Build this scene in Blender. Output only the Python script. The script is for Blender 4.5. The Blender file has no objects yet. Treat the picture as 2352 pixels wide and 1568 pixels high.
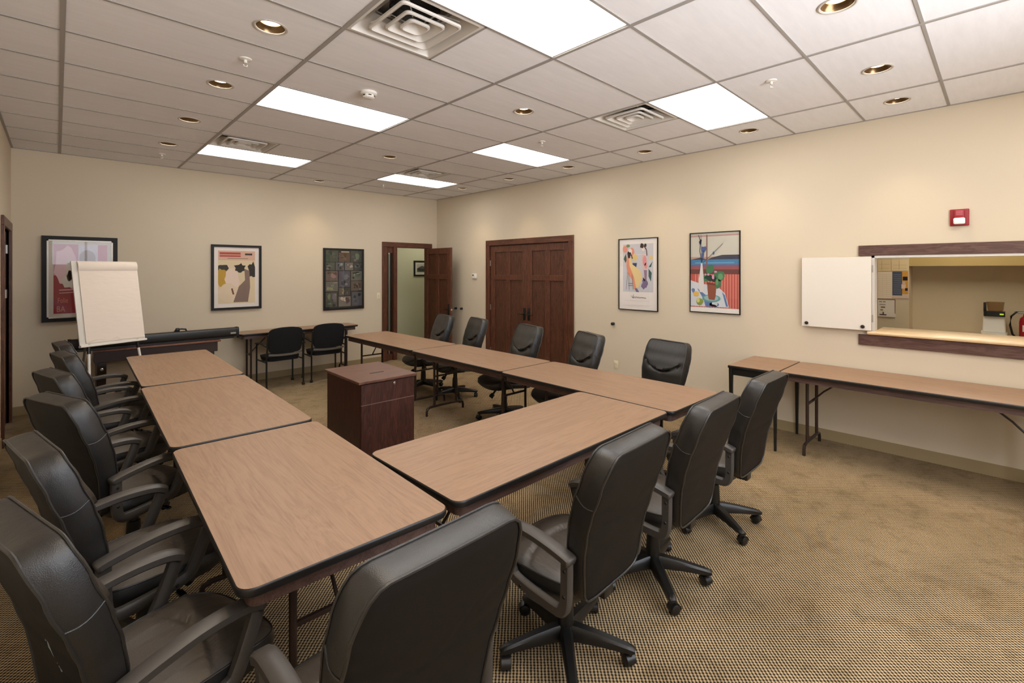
import bpy, bmesh, math, random
from mathutils import Vector, Matrix
random.seed(7)
S = bpy.context.scene
C = bpy.context.collection
R = math.radians
PI = math.pi

# ------------------------------------------------------------------ camera, world, exposure
XW, YW, HC = 6.09, 8.23, 3.208          # right wall, back wall, ceiling height (left wall x = 0)
YB = -1.50                              # wall behind the camera
cam_d = bpy.data.cameras.new('camera')
cam = bpy.data.objects.new('camera', cam_d); C.objects.link(cam)
cam.location = (0.3966, 0.0, 1.745)
cam.rotation_euler = (R(90), 0, -0.7700)
cam_d.sensor_fit = 'HORIZONTAL'; cam_d.sensor_width = 36
cam_d.lens = 1085.18 / 2352 * 36
cam_d.shift_x = -(1183.73 - 1176) / 2352
cam_d.shift_y = (620.05 - 784) / 2352
cam_d.clip_start = 0.03
S.camera = cam
WORLD_E = 15.5
w = bpy.data.worlds.new('world'); S.world = w; w.use_nodes = True
wn, wl = w.node_tree.nodes, w.node_tree.links          # hazy sky above, brighter lower half added to lift the ceiling
wc = wn.new('ShaderNodeTexCoord'); ws = wn.new('ShaderNodeSeparateXYZ'); wr = wn.new('ShaderNodeValToRGB')
wl.new(wc.outputs['Generated'], ws.inputs[0])
wa = wn.new('ShaderNodeMath'); wa.operation = 'MULTIPLY_ADD'; wa.inputs[1].default_value = 0.5; wa.inputs[2].default_value = 0.5
wl.new(ws.outputs['Z'], wa.inputs[0]); wl.new(wa.outputs[0], wr.inputs['Fac'])
wr.color_ramp.elements[0].position = 0.47; wr.color_ramp.elements[0].color = (1.0, 1.0, 1.02, 1)
wr.color_ramp.elements[1].position = 0.50; wr.color_ramp.elements[1].color = (0.32, 0.345, 0.385, 1)
wl.new(wr.outputs['Color'], wn['Background'].inputs[0]); wn['Background'].inputs[1].default_value = WORLD_E
S.view_settings.view_transform = 'Standard'
S.view_settings.look = 'None'
S.view_settings.gamma = 1
S.view_settings.use_curve_mapping = False
S.view_settings.exposure = -0.13
PANEL_E = 10.0                           # fluorescent troffer diffusers
SPOT_W = 34.0                           # recessed downlights

# ------------------------------------------------------------------ materials
def srgb(r, g, b):
    f = lambda c: (c/255/12.92) if c/255 <= 0.04045 else ((c/255+0.055)/1.055)**2.4
    return (f(r), f(g), f(b), 1)
_m = {}
def mat(name, col, rough=0.5, metal=0.0, spec=0.5, coat=0.0):
    if name in _m: return _m[name]
    m = bpy.data.materials.new(name); m.use_nodes = True; _m[name] = m
    b = m.node_tree.nodes['Principled BSDF']
    b.inputs['Base Color'].default_value = col if len(col) == 4 else (*col, 1)
    b.inputs['Roughness'].default_value = rough
    b.inputs['Metallic'].default_value = metal
    b.inputs['Specular IOR Level'].default_value = spec
    b.inputs['Coat Weight'].default_value = coat
    return m
def nt(m):
    t = m.node_tree; return t, t.nodes, t.links, t.nodes['Principled BSDF']
def coords(m, kind='Object', scale=(1, 1, 1), rot=(0, 0, 0)):
    t, n, l, b = nt(m)
    tc = n.new('ShaderNodeTexCoord'); mp = n.new('ShaderNodeMapping')
    mp.inputs['Scale'].default_value = scale; mp.inputs['Rotation'].default_value = rot
    l.new(tc.outputs[kind], mp.inputs['Vector']); return mp.outputs['Vector']
def noise(m, vec, scale, detail=4, rough=0.55, dist=0.0):
    t, n, l, b = nt(m); x = n.new('ShaderNodeTexNoise')
    x.inputs['Scale'].default_value = scale; x.inputs['Detail'].default_value = detail
    x.inputs['Roughness'].default_value = rough; x.inputs['Distortion'].default_value = dist
    l.new(vec, x.inputs['Vector']); return x.outputs['Fac']
def ramp(m, fac, stops):
    t, n, l, b = nt(m); x = n.new('ShaderNodeValToRGB'); e = x.color_ramp.elements
    e[0].position, e[0].color = stops[0]; e[1].position, e[1].color = stops[-1]
    for p, c in stops[1:-1]:
        k = e.new(p); k.color = c
    l.new(fac, x.inputs['Fac']); return x.outputs['Color']
def bump(m, h, strength, dist=0.002):
    t, n, l, b = nt(m); x = n.new('ShaderNodeBump')
    x.inputs['Strength'].default_value = strength; x.inputs['Distance'].default_value = dist
    l.new(h, x.inputs['Height']); l.new(x.outputs['Normal'], b.inputs['Normal'])
def mix(m, a, bb, fac, mode='MIX'):
    t, n, l, b = nt(m); x = n.new('ShaderNodeMix'); x.data_type = 'RGBA'; x.blend_type = mode
    for i, v in ((0, fac), (6, a), (7, bb)):
        if hasattr(v, 'is_linked'): l.new(v, x.inputs[i])
        else: x.inputs[i].default_value = v
    return x.outputs[2]
def setcol(m, sock): nt(m)[2].new(sock, nt(m)[3].inputs['Base Color'])

def wood(name, dark, mid, light, axis='X', scale=1.0, rough=0.4, figure=0.5, bumps=0.08, spec=0.5):
    """straight to cathedral grain running along one local axis"""
    m = mat(name, mid, rough, spec=spec)
    sc = {'X': (1.2, 9, 9), 'Y': (9, 1.2, 9), 'Z': (9, 9, 1.2)}[axis]
    v = coords(m, 'Object', tuple(s*scale for s in sc))
    fine = {'X': (3, 160, 160), 'Y': (160, 3, 160), 'Z': (160, 160, 3)}[axis]
    vf = coords(m, 'Object', tuple(s*scale for s in fine))
    t, n, l, b = nt(m)
    n1 = noise(m, v, 1.0, 5, 0.6, 1.6*figure)
    n2 = noise(m, vf, 1.0, 3, 0.6)
    n1b = n.new('ShaderNodeMath'); n1b.operation = 'MULTIPLY'; n1b.inputs[1].default_value = 7.0
    l.new(n1, n1b.inputs[0])
    fr = n.new('ShaderNodeMath'); fr.operation = 'PINGPONG'; fr.inputs[1].default_value = 0.5
    l.new(n1b.outputs[0], fr.inputs[0])
    ad = n.new('ShaderNodeMath'); ad.operation = 'MULTIPLY_ADD'; ad.inputs[1].default_value = 0.55
    l.new(fr.outputs[0], ad.inputs[0])
    m2 = n.new('ShaderNodeMath'); m2.operation = 'MULTIPLY'; m2.inputs[1].default_value = 0.8
    l.new(n2, m2.inputs[0]); l.new(m2.outputs[0], ad.inputs[2])
    c = ramp(m, ad.outputs[0], [(0.25, dark), (0.5, mid), (0.75, light)])
    setcol(m, c); bump(m, n2, bumps, 0.001)
    return m

M = {}
# walls: eggshell paint
for nm, col in (('wall', srgb(211, 197, 174)), ('hall_wall', srgb(214, 210, 178)), ('kitchen_wall', srgb(205, 188, 158))):
    m = mat(nm + '_paint', col, 0.75, spec=0.25); bump(m, noise(m, coords(m), 220, 2), 0.10, 0.001); M[nm] = m
m = mat('ceiling_tile', srgb(222, 219, 215), 0.95, spec=0.1)
v = coords(m, 'Object', (1.3, 8, 1)); n1 = noise(m, v, 3.0, 5, 0.65)
setcol(m, ramp(m, n1, [(0.3, srgb(234, 233, 236)), (0.7, srgb(240, 239, 242))]))
bump(m, noise(m, coords(m, 'Object', (60, 160, 1)), 1.0, 3), 0.16, 0.002); M['tile'] = m
M['grid'] = mat('ceiling_grid_metal', srgb(160, 155, 150), 0.5, spec=0.3)
M['plenum'] = mat('plenum_dark', (0.02, 0.02, 0.02), 0.9)
# carpet: woven loops, pale loops over dark backing
m = mat('woven_carpet', srgb(150, 125, 90), 0.95, spec=0.1)
t, n, l, b = nt(m)
v = coords(m, 'Object')
vr = coords(m, 'Object', (1/.0152, 1/.0152, 1), (0, 0, R(45)))
jit = n.new('ShaderNodeTexNoise'); jit.inputs['Scale'].default_value = 0.55; jit.inputs['Detail'].default_value = 2; l.new(vr, jit.inputs['Vector'])
jm = n.new('ShaderNodeVectorMath'); jm.operation = 'MULTIPLY_ADD'; jm.inputs[1].default_value = (0.35, 0.35, 0); l.new(jit.outputs['Color'], jm.inputs[0]); l.new(vr, jm.inputs[2])
sx = n.new('ShaderNodeSeparateXYZ'); l.new(jm.outputs[0], sx.inputs[0])
def cosw(sock, amp):
    a = n.new('ShaderNodeMath'); a.operation = 'MULTIPLY'; a.inputs[1].default_value = 2*PI; l.new(sock, a.inputs[0])
    c_ = n.new('ShaderNodeMath'); c_.operation = 'COSINE'; l.new(a.outputs[0], c_.inputs[0])
    d_ = n.new('ShaderNodeMath'); d_.operation = 'MULTIPLY'; d_.inputs[1].default_value = amp; l.new(c_.outputs[0], d_.inputs[0]); return d_.outputs[0]
sm = n.new('ShaderNodeMath'); sm.operation = 'ADD'; l.new(cosw(sx.outputs['X'], .25), sm.inputs[0]); l.new(cosw(sx.outputs['Y'], .16), sm.inputs[1])
sh_ = n.new('ShaderNodeMath'); sh_.operation = 'ADD'; sh_.inputs[1].default_value = 0.5; l.new(sm.outputs[0], sh_.inputs[0])
weave = ramp(m, sh_.outputs[0], [(0.12, srgb(200, 177, 145)), (0.42, srgb(176, 153, 121)), (0.58, srgb(104, 90, 71)), (0.78, srgb(42, 37, 31))])
big = ramp(m, noise(m, v, 1.6, 4, 0.6), [(0.35, srgb(228, 226, 218)), (0.65, srgb(255, 253, 248))])
dirt = ramp(m, noise(m, v, 5.5, 5, 0.7), [(0.36, srgb(214, 212, 206)), (0.5, srgb(255, 255, 255))])
c = mix(m, weave, big, 1.0, 'MULTIPLY'); c = mix(m, c, dirt, 0.7, 'MULTIPLY'); setcol(m, c)
inv = n.new('ShaderNodeMath'); inv.operation = 'SUBTRACT'; inv.inputs[0].default_value = 1.0
l.new(sh_.outputs[0], inv.inputs[1]); bump(m, inv.outputs[0], 0.8, 0.003); M['carpet'] = m
M['base'] = mat('vinyl_cove_base', srgb(158, 140, 106), 0.55, spec=0.3)
M['laminate'] = wood('table_laminate', srgb(131, 102, 80), srgb(146, 116, 92), srgb(155, 124, 99), 'X', 0.8, 0.42, 0.9, 0.02, 0.35)
M['edge'] = mat('black_vinyl_edge', (0.012, 0.011, 0.011), 0.38)
M['apron'] = wood('table_apron', srgb(62, 44, 40), srgb(84, 62, 56), srgb(98, 74, 66), 'X', 1.0, 0.45, 0.4, 0.03)
M['brownmetal'] = mat('brown_enamel_tube', srgb(58, 44, 38), 0.35, 0.3)
M['blackmetal'] = mat('black_enamel_tube', (0.012, 0.011, 0.010), 0.4, 0.2)
M['door'] = wood('cherry_stained_oak', srgb(50, 28, 19), srgb(86, 50, 35), srgb(110, 68, 48), 'Z', 1.3, 0.38, 0.5, 0.12)
M['doorh'] = wood('cherry_stained_oak_rail', srgb(50, 28, 19), srgb(86, 50, 35), srgb(110, 68, 48), 'Y', 1.3, 0.38, 0.5, 0.12)
M['doorx'] = wood('cherry_stained_oak_head', srgb(50, 28, 19), srgb(86, 50, 35), srgb(110, 68, 48), 'X', 1.3, 0.38, 0.5, 0.12)
M['doorpanel'] = wood('cherry_stained_oak_shaded', srgb(46, 26, 18), srgb(78, 46, 32), srgb(100, 62, 44), 'Z', 1.6, 0.4, 0.6, 0.10)  # darker than the door frame: recess shade put into the panel colour
M['hatchtrim'] = wood('walnut_hatch_trim', srgb(62, 42, 38), srgb(88, 62, 56), srgb(108, 80, 72), 'Y', 1.6, 0.35, 0.4, 0.10)
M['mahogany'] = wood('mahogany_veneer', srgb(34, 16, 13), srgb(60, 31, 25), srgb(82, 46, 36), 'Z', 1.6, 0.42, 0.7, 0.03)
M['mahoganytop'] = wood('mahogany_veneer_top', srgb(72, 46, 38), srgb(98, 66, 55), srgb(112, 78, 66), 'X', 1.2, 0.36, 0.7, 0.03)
M['maple'] = wood('maple_counter', srgb(205, 172, 128), srgb(222, 192, 150), srgb(232, 206, 166), 'Y', 1.0, 0.35, 0.3, 0.02)
M['consolewood'] = wood('console_redwood', srgb(70, 40, 28), srgb(112, 70, 52), srgb(136, 90, 68), 'X', 1.0, 0.35, 0.4, 0.05)
M['white'] = mat('white_laminate', srgb(226, 218, 206), 0.45)
M['whiteplastic'] = mat('white_plastic', srgb(232, 228, 220), 0.4)
M['ivory'] = mat('ivory_plastic', srgb(226, 214, 184), 0.4)
M['paper'] = mat('white_paper', srgb(236, 224, 212), 0.8, spec=0.2)
m = M['paper']; bump(m, noise(m, coords(m, 'Object', (2, 2, 5)), 2.0, 2), 0.25, 0.02)
M['blackplastic'] = mat('black_plastic', (0.009, 0.0085, 0.008), 0.36)
m = mat('arm_plastic', (0.050, 0.044, 0.039), 0.45, spec=0.6)
bump(m, noise(m, coords(m), 700, 2), 0.15, 0.0006); M['arm'] = m
def leather(name, col, rough, wr):
    m = mat(name, col, rough, spec=0.8)
    t, n, l, b = nt(m); v = coords(m)
    vo = n.new('ShaderNodeTexVoronoi'); vo.inputs['Scale'].default_value = 420; l.new(v, vo.inputs['Vector'])
    wr_n = noise(m, coords(m, 'Object', wr), 1.0, 3, 0.5, 0.4)
    ad = n.new('ShaderNodeMath'); ad.operation = 'MULTIPLY_ADD'; ad.inputs[1].default_value = 0.10
    l.new(vo.outputs['Distance'], ad.inputs[0]); l.new(wr_n, ad.inputs[2])
    bump(m, ad.outputs[0], 0.55, 0.006)
    rr = n.new('ShaderNodeMapRange'); rr.inputs[3].default_value = rough-0.07; rr.inputs[4].default_value = rough+0.10
    l.new(noise(m, v, 7, 3), rr.inputs[0]); l.new(rr.outputs[0], b.inputs['Roughness'])
    return m
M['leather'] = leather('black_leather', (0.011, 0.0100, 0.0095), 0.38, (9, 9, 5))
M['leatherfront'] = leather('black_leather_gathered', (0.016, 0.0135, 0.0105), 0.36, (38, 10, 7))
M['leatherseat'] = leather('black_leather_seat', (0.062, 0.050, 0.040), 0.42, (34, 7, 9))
m = mat('back_panel_vinyl', (0.0075, 0.0060, 0.0050), 0.6, spec=0.22)
bump(m, noise(m, coords(m), 600, 2), 0.2, 0.0008); M['backpanel'] = m
m = mat('black_upholstery', (0.010, 0.010, 0.011), 0.85, spec=0.25)
bump(m, noise(m, coords(m), 500, 2), 0.4, 0.001); M['cloth'] = m
M['greyplastic'] = mat('grey_shell_plastic', srgb(96, 90, 80), 0.4)
M['chrome'] = mat('chrome', (0.75, 0.75, 0.75), 0.15, 1.0)
M['steel'] = mat('brushed_steel', (0.55, 0.53, 0.50), 0.3, 1.0)
M['bronze'] = mat('bronze_reflector', srgb(120, 98, 72), 0.28, 1.0)
M['canring'] = mat('can_trim_ring', srgb(190, 182, 172), 0.4)
M['ventwhite'] = mat('vent_enamel', srgb(216, 212, 206), 0.5)
M['duct'] = mat('duct_dark', (0.01, 0.011, 0.011), 0.6)
M['red'] = mat('alarm_red', srgb(150, 22, 34), 0.35)
M['framewood'] = mat('black_frame_lacquer', (0.010, 0.0095, 0.009), 0.5, spec=0.3)
M['silver'] = mat('silver_fillet', srgb(190, 180, 168), 0.35, 0.6)
m = mat('diffuser_glow', (0.9, 0.9, 0.9), 0.5)
b = nt(m)[3]; b.inputs['Emission Color'].default_value = (1.0, 0.985, 0.955, 1); b.inputs['Emission Strength'].default_value = PANEL_E; M['glow'] = m
m = mat('lamp_glow', (0.9, 0.9, 0.9), 0.5)
b = nt(m)[3]; b.inputs['Emission Color'].default_value = (1.0, 0.86, 0.66, 1); b.inputs['Emission Strength'].default_value = 14; M['bulb'] = m
m = mat('green_led', (0.2, 0.3, 0.05), 0.4); b = nt(m)[3]
b.inputs['Emission Color'].default_value = (0.55, 0.75, 0.05, 1); b.inputs['Emission Strength'].default_value = 0.8; M['led'] = m
def glassmat(name, tint=(1, 1, 1, 1)):
    m = bpy.data.materials.new(name); m.use_nodes = True; n = m.node_tree.nodes; l = m.node_tree.links; n.clear()
    o = n.new('ShaderNodeOutputMaterial'); tr = n.new('ShaderNodeBsdfTransparent'); gl = n.new('ShaderNodeBsdfGlossy')
    tr.inputs['Color'].default_value = tint; gl.inputs['Roughness'].default_value = 0.02
    lw = n.new('ShaderNodeLayerWeight'); lw.inputs['Blend'].default_value = 0.5; mx = n.new('ShaderNodeMixShader')
    pw = n.new('ShaderNodeMath'); pw.operation = 'POWER'; pw.inputs[1].default_value = 5; l.new(lw.outputs['Facing'], pw.inputs[0])
    fr = n.new('ShaderNodeMath'); fr.operation = 'MULTIPLY_ADD'; fr.inputs[1].default_value = 0.45; fr.inputs[2].default_value = 0.025; l.new(pw.outputs[0], fr.inputs[0])
    l.new(fr.outputs[0], mx.inputs[0]); l.new(tr.outputs[0], mx.inputs[1]); l.new(gl.outputs[0], mx.inputs[2])
    l.new(mx.outputs[0], o.inputs['Surface']); return m
M['glass'] = glassmat('picture_glass')
M['carafe'] = glassmat('carafe_glass', (0.85, 0.78, 0.7, 1))
def flat(r, g, b, rough=0.6):
    return mat('print_%d_%d_%d' % (r, g, b), srgb(r, g, b), rough, spec=0.3)

# ------------------------------------------------------------------ mesh helpers
class MB:
    """collects shapes and links them as one mesh object"""
    def __init__(s): s.v = []; s.f = []; s.mi = []; s.mats = []; s.cur = 0
    def use(s, m):
        if m not in s.mats: s.mats.append(m)
        s.cur = s.mats.index(m); return s
    def add(s, verts, faces):
        o = len(s.v); s.v += [tuple(p) for p in verts]
        for f in faces: s.f.append([i+o for i in f]); s.mi.append(s.cur)
        return s
    def bm(s, bm, mtx=None):
        if mtx is not None: bm.transform(mtx)
        bm.verts.ensure_lookup_table(); bm.verts.index_update()
        s.add([v.co[:] for v in bm.verts], [[v.index for v in f.verts] for f in bm.faces]); bm.free(); return s
    def box(s, a, b, bev=0.0, seg=2, mtx=None):
        a, b = [min(p, q) for p, q in zip(a, b)], [max(p, q) for p, q in zip(a, b)]
        bm = bmesh.new(); bmesh.ops.create_cube(bm, size=1)
        for v in bm.verts: v.co = Vector([a[i]+(v.co[i]+.5)*(b[i]-a[i]) for i in range(3)])
        if bev > 0: bmesh.ops.bevel(bm, geom=bm.edges[:], offset=bev, segments=seg, affect='EDGES', profile=0.5)
        return s.bm(bm, mtx)
    def sweep(s, path, sect, closed=False, up=Vector((0, 0, 1)), scales=None, cap=True):
        """sect: list of (a,b) in the frame (side, normal); path: points"""
        P = [Vector(p) for p in path]; n = len(P); k = len(sect); vs = []
        for i, p in enumerate(P):
            if closed: t = (P[(i+1) % n]-P[i-1])
            else: t = P[min(i+1, n-1)]-P[max(i-1, 0)]
            t.normalize(); side = t.cross(up)
            if side.length < 1e-4: side = t.cross(Vector((0, 1, 0)))
            side.normalize(); nn = side.cross(t)
            sa, sb = scales[i] if scales else (1, 1)
            for a, b in sect: vs.append(p+side*a*sa+nn*b*sb)
        fs = []
        for i in range(n if closed else n-1):
            j = (i+1) % n
            for q in range(k): fs.append([i*k+q, i*k+(q+1) % k, j*k+(q+1) % k, j*k+q])
        if not closed and cap: fs.append(list(range(k))[::-1]); fs.append([(n-1)*k+q for q in range(k)])
        return s.add(vs, fs)
    def tube(s, path, r, seg=10, closed=False, up=Vector((0, 0, 1))):
        return s.sweep(path, [(r*math.cos(2*PI*i/seg), r*math.sin(2*PI*i/seg)) for i in range(seg)], closed, up)
    def lathe(s, prof, seg=24, center=(0, 0, 0), mtx=None, close=True):
        vs = []; fs = []; k = len(prof)
        for i in range(seg):
            a = 2*PI*i/seg
            for r, z in prof: vs.append(Vector((r*math.cos(a), r*math.sin(a), z)))
        for i in range(seg):
            j = (i+1) % seg
            for q in range(k-1): fs.append([i*k+q, j*k+q, j*k+q+1, i*k+q+1])
        if close:
            fs.append([i*k for i in range(seg)][::-1]); fs.append([i*k+k-1 for i in range(seg)])
        if mtx is None: mtx = Matrix.Translation(center)
        return s.add([mtx @ v for v in vs], fs)
    def cyl(s, p0, p1, r, seg=16, r2=None, bev=0.0):
        p0, p1 = Vector(p0), Vector(p1); d = p1-p0; L = d.length
        q = Vector((0, 0, 1)).rotation_difference(d.normalized()).to_matrix().to_4x4()
        r2 = r if r2 is None else r2
        pr = [(r, 0), (r2, L)] if bev <= 0 else [(r-bev, 0), (r, bev), (r2, L-bev), (r2-bev, L)]
        return s.lathe(pr, seg, mtx=Matrix.Translation(p0) @ q)
    def prism(s, poly, z0, z1, axis='Z'):
        k = len(poly); mk = {'Z': lambda a, b, c: (a, b, c), 'Y': lambda a, b, c: (a, c, b), 'X': lambda a, b, c: (c, a, b)}[axis]
        vs = [mk(a, b, z0) for a, b in poly]+[mk(a, b, z1) for a, b in poly]
        fs = [list(range(k))[::-1], [k+i for i in range(k)]]+[[i, (i+1) % k, k+(i+1) % k, k+i] for i in range(k)]
        return s.add(vs, fs)
    def build(s, name, m=None, parent=None, smooth=35, loc=None):
        me = bpy.data.meshes.new(name); me.from_pydata(s.v, [], s.f)
        mats = s.mats if s.mats else [m]
        for x in mats: me.materials.append(x)
        if s.mats: me.polygons.foreach_set('material_index', s.mi)
        bm = bmesh.new(); bm.from_mesh(me); bmesh.ops.recalc_face_normals(bm, faces=bm.faces[:]); bm.to_mesh(me); bm.free()
        me.update()
        if smooth:
            me.shade_smooth(); me.set_sharp_from_angle(angle=R(smooth))
        o = bpy.data.objects.new(name, me); C.objects.link(o)
        if parent: o.parent = parent
        if loc: o.location = loc
        return o
def mb(): return MB()
def tag(o, label=None, cat=None, group=None, kind=None):
    if label: o['label'] = label
    if cat: o['category'] = cat
    if group: o['group'] = group
    if kind: o['kind'] = kind
    return o
def thing(name, label, cat, loc=(0, 0, 0), rz=0, group=None):
    o = bpy.data.objects.new(name, None); C.objects.link(o); o.empty_display_size = 0.1
    o.location = loc; o.rotation_euler = (0, 0, rz); return tag(o, label, cat, group)
def struct(name, o, label=None):
    o.name = name; return tag(o, label, kind='structure')
def copy_tree(o, parent=None):
    c = o.copy(); C.objects.link(c)
    if parent: c.parent = parent
    for ch in list(o.children): copy_tree(ch, c)
    return c
def rrect(x0, x1, y0, y1, r, seg=6):
    out = []
    for cx, cy, a0 in ((x1-r, y1-r, 0), (x0+r, y1-r, 90), (x0+r, y0+r, 180), (x1-r, y0+r, 270)):
        for i in range(seg+1):
            a = R(a0+90*i/seg); out.append((cx+r*math.cos(a), cy+r*math.sin(a)))
    return out
def interp(tab, x):
    if x <= tab[0][0]: return tab[0][1]
    for (a, b), (c, d) in zip(tab, tab[1:]):
        if x <= c:
            t = (x-a)/(c-a); t2 = t*t*(3-2*t); t = 0.5*(t+t2); return b+(d-b)*t
    return tab[-1][1]
def chaikin(P, n=3, closed=True):
    for _ in range(n):
        Q = []
        for i in range(len(P) if closed else len(P)-1):
            a, b = P[i], P[(i+1) % len(P)]
            Q.append(tuple(.75*p+.25*q for p, q in zip(a, b))); Q.append(tuple(.25*p+.75*q for p, q in zip(a, b)))
        if not closed: Q = [P[0]]+Q+[P[-1]]
        P = Q
    return P
def resample(P, n):
    L = [0]
    for i in range(len(P)): L.append(L[-1]+math.dist(P[i], P[(i+1) % len(P)]))
    out = []; j = 0
    for k in range(n):
        d = L[-1]*k/n
        while L[j+1] < d: j += 1
        t = (d-L[j])/(L[j+1]-L[j]+1e-9); a, b = P[j], P[(j+1) % len(P)]
        out.append(tuple(p+(q-p)*t for p, q in zip(a, b)))
    return out

# ------------------------------------------------------------------ room shell
WT = 0.12
OPN = []
def wall_x(x0, x1, y0, y1, holes):
    """wall in a plane of constant x, holes = (y0,y1,z0,z1)"""
    m = mb(); ys = sorted({y0, y1, *[h[0] for h in holes], *[h[1] for h in holes]})
    for a, b in zip(ys, ys[1:]):
        hs = sorted([(h[2], h[3]) for h in holes if h[0] <= a+1e-6 and h[1] >= b-1e-6]); z = 0
        for h0, h1 in hs:
            if h0 > z: m.box((x0, a, z), (x1, b, h0))
            z = h1
        if z < HC+.3: m.box((x0, a, z), (x1, b, HC+.3))
    return m
def wall_y(y0, y1, x0, x1, holes):
    m = mb(); xs = sorted({x0, x1, *[h[0] for h in holes], *[h[1] for h in holes]})
    for a, b in zip(xs, xs[1:]):
        hs = sorted([(h[2], h[3]) for h in holes if h[0] <= a+1e-6 and h[1] >= b-1e-6]); z = 0
        for h0, h1 in hs:
            if h0 > z: m.box((a, y0, z), (b, y1, h0))
            z = h1
        if z < HC+.3: m.box((a, y0, z), (b, y1, HC+.3))
    return m
KX = 9.20
HATCH = (-1.02, 0.885, 1.115, 1.885)
DBL = (4.675, 6.535, 0, 2.19)
OPEN = (4.93, 5.87, 0, 2.19)
struct('wall_right', wall_x(XW, XW+WT, YB, YW, [DBL, HATCH]).build('wall_right', M['wall'], smooth=0))
struct('wall_back', wall_y(YW, YW+WT, -WT, XW+WT, [OPEN]).build('wall_back', M['wall'], smooth=0))
struct('wall_left', wall_x(-WT, 0, YB, YW, [(6.90, 7.90, 0, 2.19)]).build('wall_left', M['wall'], smooth=0))
FWINS = [(0.25, 1.70, 1.85, 3.00), (1.75, 3.85, 0.80, 3.00)]
struct('wall_front', wall_y(YB-WT, YB, -WT, XW+WT, FWINS).build('wall_front', M['wall'], smooth=0))
fl = mb().box((-1.5, YB-WT, -0.1), (KX+.2, 11.2, 0)).build('floor', M['carpet'], smooth=0); struct('floor', fl)
bs = mb().box((XW-.008, YB, 0), (XW, 4.57, .105)).box((XW-.008, 6.64, 0), (XW, YW, .105))
struct('baseboard_right', bs.build('baseboard_right', M['base'], smooth=0))
bs = mb().box((0, YW-.008, 0), (4.84, YW, .105)).box((5.96, YW-.008, 0), (XW, YW, .105))
struct('baseboard_back', bs.build('baseboard_back', M['base'], smooth=0))
struct('baseboard_left', mb().box((0, YB, 0), (.008, 6.8, .105)).box((0, 8.0, 0), (.008, YW, .105)).build('baseboard_left', M['base'], smooth=0))
for wi, (a, b, c, d) in enumerate(FWINS):
    k = mb(); np_ = 2 if wi == 0 else 3
    for x in [a+(b-a-.05)*q/np_ for q in range(np_+1)]: k.box((x, YB-.09, c), (x+.05, YB-.03, d))
    for z in (c, d-.05): k.box((a, YB-.09, z), (b, YB-.03, z+.05))
    k.box((a-.02, YB-.11, c-.03), (b+.02, YB+.05, c))
    nm = 'window_%d' % (3+wi); t = bpy.data.objects.new(nm, None); C.objects.link(t); struct(nm, t, ['high small window in the wall behind the camera', 'tall wide window in the wall behind the camera'][wi])
    k.build('window_frame', mat('window_frame_white', srgb(226, 222, 214), .45), t, smooth=0)
    mb().box((a+.02, YB-.063, c+.02), (b-.02, YB-.058, d-.02)).build('window_glass', M['glass'], t, smooth=0)
    pd_ = bpy.data.lights.new('window_portal', 'AREA'); pd_.shape = 'RECTANGLE'; pd_.size = b-a; pd_.size_y = d-c; pd_.cycles.is_portal = True
    po = bpy.data.objects.new('window_portal', pd_); C.objects.link(po); po.parent = t; po.location = ((a+b)/2, YB-.10, (c+d)/2); po.rotation_euler = (R(90), 0, 0)
# hall behind the back wall, kitchen behind the right wall, closet behind the double door
h = mb().box((XW+WT, YW, 0), (9.4, YW+WT, HC+.3)).box((4.2, 9.75, 0), (9.4, 9.85, HC+.3)).box((4.1, YW+WT, 0), (4.2, 9.85, HC+.3)).box((9.3, YW+WT, 0), (9.4, 9.85, HC+.3))
struct('wall_hall', h.build('wall_hall', M['hall_wall'], smooth=0))
struct('ceiling_hall', mb().box((4.1, YW+WT, 2.75), (9.4, 9.85, 2.85)).build('ceiling_hall', M['tile'], smooth=0))
struct('baseboard_hall', mb().box((4.2, 9.742, 0), (9.3, 9.75, .105)).build('baseboard_hall', mat('dark_base', srgb(70, 50, 40), .5), smooth=0))
h = mb().box((KX, -1.5, 0), (KX+.1, 2.2, HC+.3)).box((XW+WT, 2.1, 0), (KX, 2.2, HC+.3)).box((XW+WT, -1.6, 0), (KX+.1, -1.5, HC+.3))
h.box((8.84, .90, 0), (KX, 2.1, 2.75))
struct('wall_kitchen', h.build('wall_kitchen', M['kitchen_wall'], smooth=0))
struct('ceiling_kitchen', mb().box((XW+WT, -1.5, 2.7), (KX, 2.1, 2.8)).build('ceiling_kitchen', M['tile'], smooth=0))
struct('trim_1', mb().box((8.86, -1.5, 1.80), (KX, .90, 2.7)).build('trim_1', mat('ochre_soffit', srgb(190, 160, 100), .7), smooth=0), 'ochre soffit over the kitchen counter')
h = mb().box((XW+WT+.5, 4.5, 0), (XW+WT+.6, 6.7, 2.4)).box((XW+WT, 4.4, 0), (XW+WT+.6, 4.5, 2.4)).box((XW+WT, 6.7, 0), (XW+WT+.6, 6.8, 2.4)).box((XW+WT, 4.4, 2.4), (XW+WT+.6, 6.8, 2.5))
struct('wall_closet', h.build('wall_closet', M['kitchen_wall'], smooth=0))

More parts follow.
